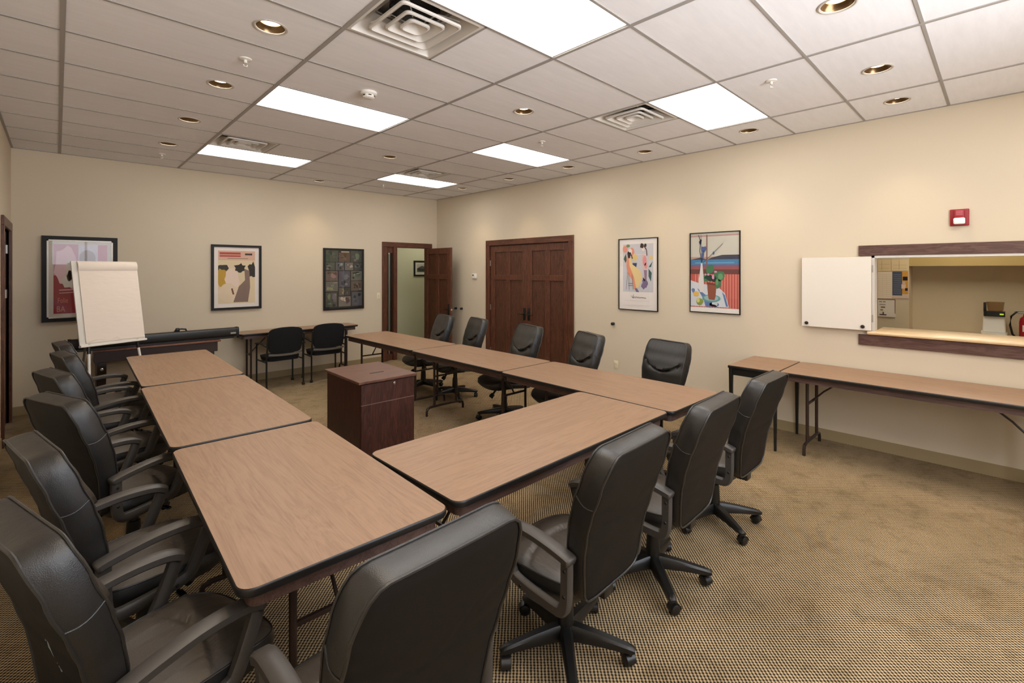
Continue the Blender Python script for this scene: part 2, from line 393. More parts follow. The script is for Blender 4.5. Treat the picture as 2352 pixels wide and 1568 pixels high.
# ------------------------------------------------------------------ ceiling: tiles 2 x 4 ft in a grid
TX, TY, GX0, GY0 = 1.2192, 0.6096, 0.42, 1.549
LXs = [0.0]+[GX0+i*TX for i in range(5)]+[XW]
LYs = [YB]+[GY0+j*TY for j in range(-4, 11)]+[YW]
gx = lambda i: GX0+i*TX
gy = lambda j: GY0+j*TY
PANELS = [(1, 0), (1, 4), (1, 8), (3, 0), (3, 4), (3, 8), (1, -4), (3, -4)]
VENTS = [(1, 1), (1, 7), (3, 1), (3, 7)]
CANS = [(1.32, gy(j+.5)) for j in (-1.0, 2, 4, 6, 8) if j != -1.0]+[(1.32, gy(.5)), (1.32, gy(-1.5))]
CANS += [(3.485, gy(-1.5)), (3.485, gy(2.5)), (3.485, gy(6.5)), (3.485, gy(10.25))]
CANS += [(4.687, gy(-1.5))]
CANS += [(5.605, gy(j+.5)) for j in (-4, -2, 0, 2, 4, 6, 8)]
CR = 0.083
cm = mb()
for a, b in zip(LXs, LXs[1:]):
    for c, d in zip(LYs, LYs[1:]):
        i = round((a-GX0)/TX) if a > .1 else -1; j = round((c-GY0)/TY) if c > YB+.01 else -5
        if (i, j) in PANELS: continue
        x0 = a
        if (i, j) in VENTS: x0 = a+TY
        cs = [p for p in CANS if x0 < p[0] < b and c < p[1] < d]
        if not cs: cm.add([(x0, c, HC), (b, c, HC), (b, d, HC), (x0, d, HC)], [[0, 3, 2, 1]]); continue
        px, py = cs[0]; n = 32; vs = []; fs = []
        angs = [2*PI*k/n for k in range(n)]
        corners = [math.atan2(Y-py, X-px) % (2*PI) for X in (x0, b) for Y in (c, d)]
        angs = sorted(set(angs+corners))
        for an in angs:
            ca, sa = math.cos(an), math.sin(an)
            tt = min(((b-px)/ca if ca > 1e-9 else (x0-px)/ca if ca < -1e-9 else 1e9), ((d-py)/sa if sa > 1e-9 else (c-py)/sa if sa < -1e-9 else 1e9))
            vs += [(px+CR*ca, py+CR*sa, HC), (px+tt*ca, py+tt*sa, HC)]
        k = len(angs)
        for q in range(k): fs.append([2*q, 2*((q+1) % k), 2*((q+1) % k)+1, 2*q+1])
        cm.add(vs, fs)
struct('ceiling', cm.build('ceiling', M['tile'], smooth=0))
struct('trim_2', mb().box((-WT, YB-WT, HC+.3), (XW+WT, YW+WT, HC+.35)).build('trim_2', M['plenum'], smooth=0), 'deck above the ceiling tiles')
g = mb(); hw = 0.0125
for x in [gx(i) for i in range(5)]: g.box((x-hw, YB, HC-.006), (x+hw, YW, HC+.004))
for y in LYs[1:-1]: g.box((0, y-hw*.72, HC-.0045), (XW, y+hw*.72, HC+.004))
for i, j in VENTS: g.box((gx(i)+TY-hw*.72, gy(j), HC-.0045), (gx(i)+TY+hw*.72, gy(j+1), HC+.004))
for x0, x1, y0, y1 in ((0, .02, YB, YW), (XW-.02, XW, YB, YW), (0, XW, YW-.02, YW), (0, XW, YB, YB+.02)): g.box((x0, y0, HC-.005), (x1, y1, HC+.004))
struct('trim_3', g.build('trim_3', M['grid'], smooth=0), 'painted metal ceiling grid')

# fluorescent troffers
pl_lab = {(1, 0): 'largest glowing ceiling panel, cut off by the top of the picture beside the big vent',
          (1, 4): 'glowing ceiling panel below the round smoke detector', (1, 8): 'long thin glowing ceiling panel farthest to the left, in front of a vent',
          (3, 0): 'glowing ceiling panel nearest the right wall', (3, 4): 'glowing ceiling panel over the middle of the far right tables',
          (3, 8): 'smallest glowing ceiling panel, nearest the room corner', (1, -4): 'glowing ceiling panel behind the camera on the left', (3, -4): 'glowing ceiling panel behind the camera on the right'}
for i, j in PANELS:
    t = thing('ceiling_light', pl_lab[(i, j)], 'ceiling light', (gx(i), gy(j), HC), 0, 'fluorescent panels in the ceiling')
    a, b, e = hw, TX-hw, 0.006
    d = mb().add([(a+.004, hw*.7+.004, .004), (b-.004, hw*.7+.004, .004), (b-.004, TY-hw*.7-.004, .004), (a+.004, TY-hw*.7-.004, .004)], [[0, 1, 2, 3]])
    d = mb().prism(rrect(a+.002, b-.002, hw*.7+.002, TY-hw*.7-.002, .022, 5), .002, .012)
    d.build('diffuser', M['glow'], t, smooth=0)
    f = mb()
    for p, q in (((0, 0, .001), (a+.01, TY, .06)), ((b-.01, 0, .001), (TX, TY, .06)), ((0, 0, .001), (TX, hw, .06)), ((0, TY-hw, .001), (TX, TY, .06)), ((0, 0, .06), (TX, TY, .065))): f.box(p, q)
    f.build('housing', M['ventwhite'], t, smooth=0)
# square diffuser vents
vl = {(1, 1): 'large square ceiling vent beside the big light panel at the top', (1, 7): 'square ceiling vent behind the far left light panel',
      (3, 1): 'square ceiling vent left of the light panel by the right wall', (3, 7): 'square ceiling vent behind the smallest light panel'}
v0 = None
for (i, j) in VENTS:
    if v0 is None:
        t = thing('ceiling_vent', vl[(i, j)], 'vent', (gx(i)+TY/2, gy(j)+TY/2, HC), 0, 'square ceiling vents'); v0 = t
        hs = TY/2-.006
        def sq(h, z, r=.03): return [(x, y, z) for x, y in rrect(-h, h, -h, h, r, 4)]
        def loft(m, rings):
            k = len(rings[0]); vs = [p for rr in rings for p in rr]; fs = []
            for a in range(len(rings)-1):
                for q in range(k): fs.append([a*k+q, a*k+(q+1) % k, (a+1)*k+(q+1) % k, (a+1)*k+q])
            return m.add(vs, fs)
        f = mb(); loft(f, [sq(hs, .004, .01), sq(hs, -.004, .01), sq(hs-.022, -.006, .01), sq(hs-.026, .002, .01), sq(hs-.05, .035, .02), sq(hs-.10, .075, .03), sq(hs-.12, .09, .03)])
        f.build('face_frame', M['ventwhite'], t, smooth=40)
        bk_ = mb(); loft(bk_, [sq(hs-.02, .10, .02), sq(.165, .10, .02)]); n = 28
        bk_.box((-hs, -hs, .16), (hs, hs, .165)); bk_.build('backplate', M['ventwhite'], t, smooth=0)
        mb().lathe([(.150, .101), (.150, .16), (.146, .16), (.146, .101)], 28, close=False).build('duct_collar', M['steel'], t)
        mb().lathe([(.146, .157), (.001, .157)], 28, close=False).build('duct_opening', M['duct'], t, smooth=0)
        for hk in (.205, .135, .072):
            k = mb(); loft(k, [sq(hk, .004, .03), sq(hk, -.010, .03), sq(hk-.010, -.013, .03), sq(hk-.016, -.006, .028), sq(hk-.060, .034, .012), sq(hk-.060, .038, .012), sq(hk-.008, .006, .028), sq(hk, .004, .03)])
            if hk < .08: k.box((-.014, -.014, .032), (.014, .014, .036))
            k.build('cone_ring', M['ventwhite'], t, smooth=40)
        k = mb()
        for x, y in ((-.1, -.1), (.1, .1), (-.1, .1), (.1, -.1)): k.tube([(x*1.9, y*1.9, .03), (x, y, .075), (x*.4, y*.4, .03)], .004, 6)
        k.build('hanger_wire', M['whiteplastic'], t)
    else:
        c = copy_tree(v0); c.location = (gx(i)+TY/2, gy(j)+TY/2, HC); c['label'] = vl[(i, j)]
# recessed downlights
can0 = None
def canlab(x, y):
    j = (y-GY0)/TY
    row = {1.32: 'left', 3.485: 'middle', 4.687: 'lone', 5.605: 'right'}[x]
    if row == 'lone': return 'bronze downlight second from the top right corner of the picture'
    if row == 'left':
        return {2.5: 'largest bronze downlight of the left row, nearest the big vent', 4.5: 'bronze downlight of the left row, left of the panel below the smoke detector',
                6.5: 'bronze downlight third of the left row counted from the picture top', 8.5: 'small bronze downlight of the left row, farthest toward the back wall',
                .5: 'bronze downlight of the left row, just above the picture', -1.5: 'bronze downlight of the left row, behind the camera'}[round(j*2)/2]
    if row == 'middle':
        return {-1.5: 'bronze downlight cut by the top edge near the picture right', 2.5: 'bronze downlight alone in the middle of the ceiling',
                6.5: 'small bronze downlight between the two left light panels and the middle one', 10.0: 'bronze downlight hard by the back wall'}[round(j*2)/2]
    n = {-1.5: 'largest in view', .5: 'nearest the right-wall light panel', 2.5: 'third in view from the right', 4.5: 'fourth in view from the right',
         6.5: 'fifth in view from the right', 8.5: 'nearest the room corner', -3.5: 'behind the camera'}[round(j*2)/2]
    return 'bronze downlight of the row along the right wall, '+n
for x, y in CANS:
    if can0 is None:
        t = thing('downlight', canlab(x, y), 'downlight', (x, y, HC), 0, 'recessed bronze downlights'); can0 = t
        mb().lathe([(CR+.012, 0), (CR+.012, -.004), (CR+.004, -.006), (CR-.004, -.002), (CR-.004, .004), (CR+.004, .004)], 32, close=False).build('trim_ring', M['canring'], t)
        mb().lathe([(CR-.003, -.002), (CR-.006, .008), (CR-.014, .022), (CR-.024, .034), (CR-.027, .08)], 32, close=False).build('reflector', M['bronze'], t)
        mb().lathe([(.001, .026), (.030, .027), (.046, .030), (.053, .037), (.050, .075), (.001, .075)], 24, close=False).build('bulb', M['bulb'], t)
        ld = bpy.data.lights.new('downlight_beam', 'SPOT'); ld.energy = SPOT_W; ld.color = (1.0, 0.77, 0.48); ld.spot_size = R(92); ld.spot_blend = 0.95; ld.shadow_soft_size = 0.035
        lo = bpy.data.objects.new('lamp', ld); C.objects.link(lo); lo.parent = t; lo.location = (0, 0, .018)
    else:
        c = copy_tree(can0); c.location = (x, y, HC); c['label'] = canlab(x, y)
# sprinklers and smoke detector
s0 = None
for (x, y, lab) in ((1.333, gy(3.45), 'white sprinkler head between the first two downlights of the left row'), (1.343, gy(9.55), 'tiny white sprinkler head in front of the far left light panel'),
                    (4.357, gy(-.5), 'white sprinkler head right of the light panel by the right wall'), (4.36, gy(3.45), 'white sprinkler head above the middle light panel'),
                    (4.40, gy(9.55), 'tiny white sprinkler head near the smallest light panel')):
    if s0 is None:
        t = thing('fire_sprinkler', lab, 'sprinkler', (x, y, HC), 0, 'ceiling sprinkler heads'); s0 = t
        mb().lathe([(.001, 0), (.040, 0), (.038, -.006), (.022, -.010), (.001, -.010)], 24, close=False).build('escutcheon', M['whiteplastic'], t)
        k = mb().cyl((0, 0, -.008), (0, 0, -.03), .011, 12).tube([(.010, 0, -.026), (.013, 0, -.04), (.006, 0, -.055)], .003, 6).tube([(-.010, 0, -.026), (-.013, 0, -.04), (-.006, 0, -.055)], .003, 6)
        k.build('frame', M['whiteplastic'], t)
        mb().cyl((0, 0, -.055), (0, 0, -.058), .014, 14).build('deflector', M['whiteplastic'], t)
    else:
        c = copy_tree(s0); c.location = (x, y, HC); c['label'] = lab
t = thing('smoke_detector', 'round white smoke detector on the ceiling above the left light panel', 'smoke detector', (2.238, gy(3.42), HC))
mb().lathe([(.001, 0), (.066, 0), (.066, -.016), (.056, -.024), (.001, -.024)], 32, close=False).build('base', M['whiteplastic'], t)
k = mb().lathe([(.048, -.024), (.048, -.034), (.044, -.046), (.034, -.052), (.001, -.052)], 32, close=False); k.build('chamber', M['whiteplastic'], t)
k = mb()
for q in range(6):
    a = PI/2+q*PI/3+.26
    k.box((-.012, .0475, -.037), (.012, .0495, -.029), mtx=Matrix.Rotation(a, 4, 'Z'))
k.build('sensing_slot', M['duct'], t, smooth=0)

# ------------------------------------------------------------------ doors
def leaf_mesh(w, h, th=0.042, stile=.115, rail=.10, toprail=.115, zsplit=None, bot=.22):
    """panelled leaf: local x 0..w, y 0..th, z 0..h (two upper, two lower sunk panels on both faces)"""
    z_low_top = h-.61; z_up_bot = h-.52
    m = mb(); mid = w/2
    bx = lambda a, b, c, d: m.box((a, 0, c), (b, th, d), .003, 1)
    bx(0, stile, 0, h); bx(w-stile, w, 0, h); bx(stile, w-stile, h-toprail, h); bx(stile, w-stile, 0, bot)
    bx(stile, w-stile, z_low_top, z_up_bot); bx(mid-.05, mid+.05, bot, z_low_top); bx(mid-.05, mid+.05, z_up_bot, h-toprail)
    return m, [(stile, mid-.05, bot, z_low_top), (mid+.05, w-stile, bot, z_low_top), (stile, mid-.05, z_up_bot, h-toprail), (mid+.05, w-stile, z_up_bot, h-toprail)]
def make_leaf(name, parent_loc, rz, w, h, lab, kind_struct=True):
    t = thing(name, lab, None, parent_loc, rz); t['kind'] = 'structure'
    m, pans = leaf_mesh(w, h); m.build('leaf_frame', M['door'], t, smooth=20)
    for a, b, c, d in pans: mb().box((a, .017, c), (b, .025, d)).build('panel', M['doorpanel'], t, smooth=0)
    return t
def lever(parent, x, z, d, y0, plate=True):
    k = mb()
    if plate: k.box((x-.024, y0-.012, z-.105), (x+.024, y0, z+.105), .004, 2)
    k.cyl((x, y0-.01, z), (x, y0-.05, z), .011, 12)
    k.tube([(x, y0-.05, z), (x+d*.03, y0-.055, z+.002), (x+d*.08, y0-.052, z-.002), (x+d*.115, y0-.048, z)], .008, 8)
    k.build('door_handle', M['blackmetal'], parent)
# double door in the right wall: local x -> -y, front (-y local) -> -x : rotation -90deg
L1 = make_leaf('door_1', (XW+.01, 6.53, .01), R(-90), .922, 2.17, 'left leaf of the cherry brown panelled double door in the right wall')
L2 = make_leaf('door_2', (XW+.01, 5.602, .01), R(-90), .922, 2.17, 'right leaf of the cherry brown panelled double door in the right wall')
lever(L1, .922-.05, .99, -1, 0); lever(L2, .05, .99, 1, 0)
for L, x in ((L1, -.004), (L2, .926)):
    for z in (1.86, 1.06, .28): mb().cyl((x, -.006, z-.05), (x, -.006, z+.05), .009, 10).build('hinge', M['steel'], L)
def casing_x(y0, y1, ztop, x, cw, th):     # casing on the face of a constant-x wall toward -x
    m = mb(); m.box((x-th, y0-cw, 0), (x, y0, ztop), .003, 1); m.box((x-th, y1, 0), (x, y1+cw, ztop), .003, 1); return m
cs = casing_x(4.675, 6.535, 2.19, XW, .10, .024); cs.box((XW-.004, 4.655, 0), (XW+WT, 4.676, 2.19)).box((XW-.004, 6.534, 0), (XW+WT, 6.555, 2.19))
struct('trim_4', cs.build('trim_4', M['door'], smooth=20), 'side casings of the double door')
struct('trim_5', mb().box((XW-.024, 4.575, 2.19), (XW, 6.635, 2.285), .003, 1).box((XW-.004, 4.655, 2.185), (XW+WT, 6.555, 2.205)).build('trim_5', M['doorh'], smooth=20), 'head casing of the double door')
# open doorway in the back wall with narrow sidelight
m = mb().box((4.835, YW-.024, 0), (4.93, YW, 2.19), .003, 1).box((5.865, YW-.024, 0), (5.96, YW, 2.19), .003, 1)
m.box((4.925, YW-.01, 0), (4.945, YW+WT, 2.19)).box((5.862, YW-.004, 0), (5.88, YW+WT, 2.19)).box((5.075, YW-.02, 0), (5.155, YW+WT, 2.19), .003, 1)
m.box((4.945, YW+.02, 0), (5.075, YW+.06, .12)).box((4.945, YW+.02, 2.08), (5.075, YW+.06, 2.19))
struct('trim_6', m.build('trim_6', M['door'], smooth=20), 'side casings and sidelight post of the open doorway')
struct('trim_7', mb().box((4.835, YW-.024, 2.19), (5.96, YW, 2.285), .003, 1).box((4.93, YW-.004, 2.185), (5.87, YW+WT, 2.205)).build('trim_7', M['doorx'], smooth=20), 'head casing of the open doorway')
t = thing('window_1', 'narrow glazed sidelight beside the open doorway', None, (0, 0, 0)); t['kind'] = 'structure'
mb().box((4.945, YW+.036, .12), (5.075, YW+.042, 2.08)).build('window_glass', M['glass'], t, smooth=0)
k = mb()
for x in (4.975, 5.045): k.box((x-.008, YW+.025, .12), (x+.008, YW+.055, 2.08))
k.build('window_bead', M['blackmetal'], t, smooth=0)
mb().box((5.003, YW+.026, .12), (5.017, YW+.054, 2.05)).build('window_rod', M['steel'], t, smooth=0)
L3 = make_leaf('door_3', (5.812, YW-.035, .01), R(-90), .89, 2.165, 'open cherry brown panelled door leaf standing at right angles to the back wall')
L3.location = (5.768, YW-.03, .01)
lever(L3, .89-.06, .98, -1, 0)
mb().cyl((.892, .021, .98), (.885, .021, .98), .02, 14).build('latch', M['chrome'], L3)
# door in the left wall
cs = mb().box((0, 6.80, 0), (.024, 6.90, 2.19), .003, 1).box((0, 7.90, 0), (.024, 8.0, 2.19), .003, 1).box((0, 6.80, 2.19), (.024, 8.0, 2.285), .003, 1)
cs.box((-WT, 6.88, 0), (.004, 6.90, 2.19)).box((-WT, 7.90, 0), (.004, 7.92, 2.19)).box((-WT, 6.88, 2.19), (.004, 7.92, 2.21))
struct('trim_8', cs.build('trim_8', M['door'], smooth=20), 'casing of the door in the left wall')
L4 = make_leaf('door_4', (-.02, 6.905, .01), R(90), .99, 2.17, 'brown panelled door in the left wall')
mb().box((.91, -.014, 1.92), (.985, .002, 2.02), .003, 1).build('closer_plate', M['steel'], L4)
mb().box((.80, -.012, 1.42), (.90, .002, 1.52), .003, 1).build('push_plate', M['steel'], L4)

# ------------------------------------------------------------------ serving hatch
y0, y1, z0, z1 = HATCH
struct('trim_9', mb().box((XW-.022, y0-.1, z1), (XW, .99, 1.985), .003, 1).build('trim_9', M['hatchtrim'], smooth=20), 'brown head trim of the serving hatch')
struct('trim_10', mb().box((XW-.022, y0-.1, 1.012), (XW, .99, z0), .003, 1).build('trim_10', M['hatchtrim'], smooth=20), 'brown bottom trim of the serving hatch')
k = mb().box((XW-.012, y1-.022, z0), (XW+WT+.004, y1+.0, z1)).box((XW-.012, y0, z1-.022), (XW+WT+.004, y1, z1+.0)).box((XW-.012, y0, z0), (XW+WT+.004, y0+.022, z1))
struct('window_2', k.build('window_2', mat('hatch_frame_white', srgb(222, 216, 208), .4), smooth=0), 'white lining of the serving hatch')
t = mb(); prof = [(XW+.46, 1.155), (XW-.03, 1.155), (XW-.046, 1.150), (XW-.052, 1.138), (XW-.048, 1.124), (XW-.03, 1.117), (XW+.46, 1.117)]
vs = []; ys = (y0+.024, y1-.024)
pts = [(a, c) for a, c in prof]
t.prism([(a, c) for a, c in pts], y0+.024, y1-.024, 'Y')
t.prism([(a, c) for a, c in [(XW-.0235, 1.155), (XW-.03, 1.155), (XW-.046, 1.150), (XW-.052, 1.138), (XW-.048, 1.124), (XW-.03, 1.117), (XW-.0235, 1.117)]], y1-.024, y1+.03, 'Y')
tag(t.build('counter_ledge', M['maple'], smooth=40), 'pale maple ledge running through the serving hatch', 'counter')
t = thing('hatch_door', 'white hatch door folded flat against the wall, two black bumpers at its bottom', 'hatch door', (XW-.045, 1.475, 1.158), R(-90))
mb().box((0, -.010, 0), (.592, .010, .716), .002, 1).build('panel', M['white'], t, smooth=20)
for x in (.045, .525): mb().lathe([(.001, .022), (.010, .022), (.016, .016), (.018, .006), (.016, 0), (.001, 0)], 18, close=False, mtx=Matrix.Translation((x, -.010, .036)) @ Matrix.Rotation(R(90), 4, 'X')).build('bumper', M['blackplastic'], t)
for z in (.12, .60): mb().cyl((.597, .006, z-.035), (.597, .006, z+.035), .007, 10).box((.56, .010, z-.03), (.60, .013, z+.03)).build('hinge', M['steel'], t)
for z in (.07, .65): mb().box((.1, .010, z-.01), (.5, .0445, z+.01)).build('standoff', M['white'], t, smooth=0)
# kitchen things
t = thing('kitchen_counter', 'kitchen counter behind the hatch under the coffee maker', 'counter', (8.9, -.30, 0))
mb().box((-.27, -1.19, .10), (.29, 1.19, .87), .004, 1).build('base_cabinet', M['white'], t, smooth=20)
mb().box((-.30, -1.19, .87), (.295, 1.19, .905), .006, 2).build('countertop', M['maple'], t, smooth=30)
mb().box((-.22, -1.19, 0), (.29, 1.19, .10)).build('toe_kick', M['blackplastic'], t, smooth=0)
t = thing('coffee_maker', 'white and black coffee maker seen through the hatch', 'coffee maker', (8.95, .075, .9055), R(-90))
mb().prism(rrect(-.125, .125, -.13, .15, .02), 0, .018).build('foot', M['blackplastic'], t)
k = mb(); k.prism(rrect(-.118, .118, -.12, .145, .025), .018, .055)
vs = [(x, y, .058) for x, y in rrect(-.105, .105, -.085, .14, .02)]+[(x, y, .26) for x, y in rrect(-.098, .098, -.075, .14, .02)]
q = len(vs)//2; k.add(vs, [list(range(q))[::-1], [q+i for i in range(q)]]+[[i, (i+1) % q, q+(i+1) % q, q+i] for i in range(q)])
k.build('body', M['whiteplastic'], t)
mb().prism(rrect(-.095, .098, -.10, .14, .03), .255, .315).box((-.097, -.02, .315), (-.07, .13, .425), .004).build('brew_head', M['blackplastic'], t)
mb().box((.05, -.1035, .278), (.085, -.0995, .296)).build('switch_light', M['led'], t, smooth=0)
mb().lathe([(.06, .316), (.072, .33), (.080, .42), (.084, .435), (.080, .435), (.076, .42), (.068, .334), (.056, .320)], 24, close=False, center=(.012, .02, 0)).build('water_jug', M['carafe'], t)
t = thing('fire_extinguisher', 'fire extinguisher at the right picture edge behind the hatch', 'fire extinguisher', (8.98, -.20, .9055))
mb().lathe([(.001, 0), (.05, 0), (.058, .01), (.058, .20), (.05, .24), (.024, .27), (.02, .30), (.001, .30)], 24, close=False).build('cylinder', M['red'], t)
mb().box((-.02, -.02, .295), (.02, .07, .32), .004).box((-.012, -.03, .325), (.012, .10, .335), .003).build('valve', M['steel'], t)
mb().tube([(0, .02, .315), (0, .08, .315), (0, .125, .26), (0, .135, .15), (0, .115, .04), (0, .095, -.0+.012)], .011, 10).build('hose', M['blackplastic'], t)
mb().box((-.0605, -.03, .08), (-.055, .03, .16)).build('label_sticker', M['white'], t, smooth=0)
# notices pinned on the kitchen wall
def notice(name, lab, y_l, y_r, za, zb, x, layers, cat='notice', thick=.004, base=(214, 190, 150)):
    w_, h_ = y_l-y_r, zb-za
    t = thing(name, lab, cat, (x, y_l, za), R(-90), 'papers pinned up in the kitchen')
    mb().box((0, -thick, 0), (w_, 0, h_)).build('sheet', flat(*base), t, smooth=0)
    k = mb(); e = thick
    for (a, b, c, d, col) in layers:
        e += .0004; k.use(flat(*col)).box((a*w_, -e, c*h_), (b*w_, -e+.0003, d*h_))
    k.build('printing', None, t, smooth=0); return t
XP = 8.835
lines = [(.06, .94, .08+i*.075, .085+i*.075, (176, 152, 118)) for i in range(12)]+[(.06+i*.29, .064+i*.29, .05, .95, (186, 160, 128)) for i in range(4)]
notice('wall_notice', 'cream schedule sheet on the kitchen wall, left of the blue flyer', 1.247, 1.085, 1.345, 1.72, XP, lines, base=(236, 216, 188))
notice('wall_notice', 'tan sheet pinned above the blue flyer in the kitchen', 1.09, .905, 1.735, 1.89, XP, [(.1, .9, .2, .22, (180, 154, 112)), (.1, .9, .5, .52, (180, 154, 112)), (.45, .47, .1, .9, (176, 150, 110))], base=(226, 200, 154))
notice('wall_notice', 'tan sheet above the cream schedule in the kitchen', 1.247, 1.095, 1.728, 1.89, XP, [(.1, .9, .25, .27, (180, 154, 112)), (.1, .9, .6, .62, (180, 154, 112)), (.3, .32, .1, .9, (176, 150, 110))], base=(222, 196, 150))
notice('wall_notice', 'blue and orange flyer pinned on the kitchen wall', 1.083, .905, 1.352, 1.73, XP,
       [(.02, .62, .10, .99, (78, 84, 98)), (.62, .98, .16, .99, (210, 150, 60)), (.66, .95, .66, .80, (28, 26, 34)), (.58, .84, .36, .52, (226, 196, 170)), (.62, .82, .5, .62, (214, 178, 150)), (.8, .96, .28, .38, (40, 40, 60))]
       + [(.08, .56, .18+i*.075, .2+i*.075, (130, 134, 142)) for i in range(10)], base=(216, 190, 168))
notice('wall_notice', 'small white calendar pad hanging below the schedule in the kitchen', 1.243, 1.045, 1.085, 1.335, XP,
       [(.08, .25, .82, .87, (140, 116, 100)), (.3, .45, .82, .87, (140, 116, 100)), (.1, .45, .67, .70, (120, 96, 84)), (.18, .42, .5, .57, (120, 100, 60)), (.15, .3, .34, .42, (150, 130, 60)), (.1, .5, .08, .14, (90, 70, 70)), (.28, .36, .14, .26, (110, 90, 80)), (.97, 1.0, .2, 1.0, (110, 30, 34)), (0, 1.0, .97, 1.0, (110, 30, 34))], thick=.014, base=(224, 212, 196))

# ------------------------------------------------------------------ wall fittings
t = thing('fire_alarm_strobe', 'red fire alarm with a white strobe high on the right wall', 'fire alarm', (XW, .263, 2.133), R(-90))
mb().box((-.062, -.022, 0), (.062, 0, .146), .006, 3).build('backplate', M['red'], t)
mb().box((-.034, -.045, .008), (.034, -.02, .140), .008, 3).build('horn_body', M['red'], t)
k = mb()
for i in range(5): k.box((-.022, -.0462, .092+i*.009), (.022, -.0448, .096+i*.009))
k.build('horn_grille', mat('alarm_pink', srgb(196, 110, 120), .4), t, smooth=0)
mb().box((-.038, -.072, .012), (.038, -.040, .068), .012, 4).build('strobe_lens', mat('strobe_lens', (.9, .9, .88), .12, spec=.8), t)
t = thing('thermostat', 'small white thermostat between the open door and the double door', 'thermostat', (XW-.0005, 6.975, 1.585), R(-90))
mb().box((-.062, -.026, 0), (.062, 0, .095), .005, 2).build('case', M['whiteplastic'], t)
mb().box((-.045, -.0272, .05), (-.005, -.0255, .075)).build('display', M['duct'], t, smooth=0)
db0 = None
for y, z, lab in ((3.862, .982, 'black round door bumper on the right wall below the pastel print'), (7.555, .987, 'black door bumper on the right wall, the one nearer the open door'), (7.37, .992, 'black door bumper on the right wall, the one nearer the thermostat')):
    if db0 is None:
        t = thing('door_bumper', lab, 'door bumper', (XW, y, z), R(-90), 'black wall bumpers'); db0 = t
        mx = Matrix.Rotation(R(90), 4, 'X')
        mb().lathe([(.001, 0), (.022, 0), (.022, .006), (.012, .012), (.012, .022), (.001, .022)], 20, mtx=mx, close=False).build('base', M['blackmetal'], t)
        mb().lathe([(.014, .02), (.021, .026), (.022, .036), (.016, .044), (.001, .046)], 20, mtx=mx, close=False).build('rubber_pad', M['blackplastic'], t)
    else:
        c = copy_tree(db0); c.location = (XW, y, z); c['label'] = lab
t = thing('wall_outlet', 'ivory electrical outlet low on the right wall behind the tables', 'outlet', (XW, 3.815, .345), R(-90))
mb().box((-.037, -.006, 0), (.037, 0, .118), .003, 2).build('cover_plate', M['ivory'], t)
for z in (.033, .078): mb().box((-.016, -.009, z-.014), (.016, -.005, z+.014), .004, 2).build('socket', M['ivory'], t)
t = thing('light_switch', 'ivory light switch on the back wall left of the doorway', 'light switch', (4.765, YW, 1.20), 0)
mb().box((-.037, -.006, 0), (.037, 0, .118), .003, 2).build('cover_plate', M['ivory'], t)
mb().box((-.006, -.016, .05), (.006, -.005, .07), .002, 1).build('toggle', M['ivory'], t)

# ------------------------------------------------------------------ pictures
def blob(cx, cy, rx, ry, n=20, wob=0.0, seed=1, a0=0, a1=360):
    rnd = random.Random(seed); out = []
    for i in range(n):
        a = R(a0+(a1-a0)*i/(n if a1-a0 == 360 else n-1)); k = 1+wob*(rnd.random()-.5)*2
        out.append((cx+rx*k*math.cos(a), cy+ry*k*math.sin(a)))
    return out
def rect(a, b, c, d): return [(a, c), (b, c), (b, d), (a, d)]
def stroke(pts, w_):
    """thin ribbon polygon pieces along a polyline"""
    out = []
    for (a, b), (c, d) in zip(pts, pts[1:]):
        L = math.hypot(c-a, d-b)+1e-9; nx, ny = -(d-b)/L*w_/2, (c-a)/L*w_/2
        out.append([(a+nx, b+ny), (a-nx, b-ny), (c-nx, d-ny), (c+nx, d+ny)])
    return out
def picture(lab, loc, rz, w_, h_, fw, fd, framemat, matw, shapes, bg, matcol=None, fillet=None, name='framed_picture', cat='picture', group='framed pictures on the walls'):
    """loc = lower left corner on the wall (seen from the room); front faces local -y. matw=(left/right, bottom, top)"""
    t = thing(name, lab, cat, loc, rz, group)
    f = mb()
    f.prism([(0, 0), (w_, 0), (w_-fw, fw), (fw, fw)], -fd, -.001, 'Y'); f.prism([(0, h_), (w_, h_), (w_-fw, h_-fw), (fw, h_-fw)], -fd, -.001, 'Y')
    f.prism([(0, 0), (fw, fw), (fw, h_-fw), (0, h_)], -fd, -.001, 'Y'); f.prism([(w_, 0), (w_-fw, fw), (w_-fw, h_-fw), (w_, h_)], -fd, -.001, 'Y')
    f.build('frame', framemat, t, smooth=0)
    y = -fd*.45
    if matcol: mb().box((fw, y, fw), (w_-fw, -.002, h_-fw)).build('mat_board', flat(*matcol), t, smooth=0)
    if fillet:
        k = mb(); q = fillet
        for a, b, c, d in ((fw, w_-fw, fw, fw+q), (fw, w_-fw, h_-fw-q, h_-fw), (fw, fw+q, fw, h_-fw), (w_-fw-q, w_-fw, fw, h_-fw)): k.box((a, y-.006, c), (b, y, d))
        k.build('silver_liner', M['silver'], t, smooth=0)
    x0, x1 = fw+matw[0], w_-fw-matw[0]; z0, z1 = fw+matw[1], h_-fw-matw[2]
    k = mb(); y -= .0006; k.use(flat(*bg)).box((x0, y, z0), (x1, -.0015, z1))
    for col, polys in shapes:
        y -= .00025; k.use(flat(*col))
        if polys and not isinstance(polys[0], list): polys = [polys]
        for P in polys:
            P = [(x0+min(max(a, 0), 1)*(x1-x0), z0+min(max(b, 0), 1)*(z1-z0)) for a, b in P]
            k.add([(a, y, b) for a, b in P], [list(range(len(P)))])
    k.build('print', None, t, smooth=0)
    mb().box((fw*.9, y-.002, fw*.9), (w_-fw*.9, y-.0005, h_-fw*.9)).build('glass', M['glass'], t, smooth=0)
    return t
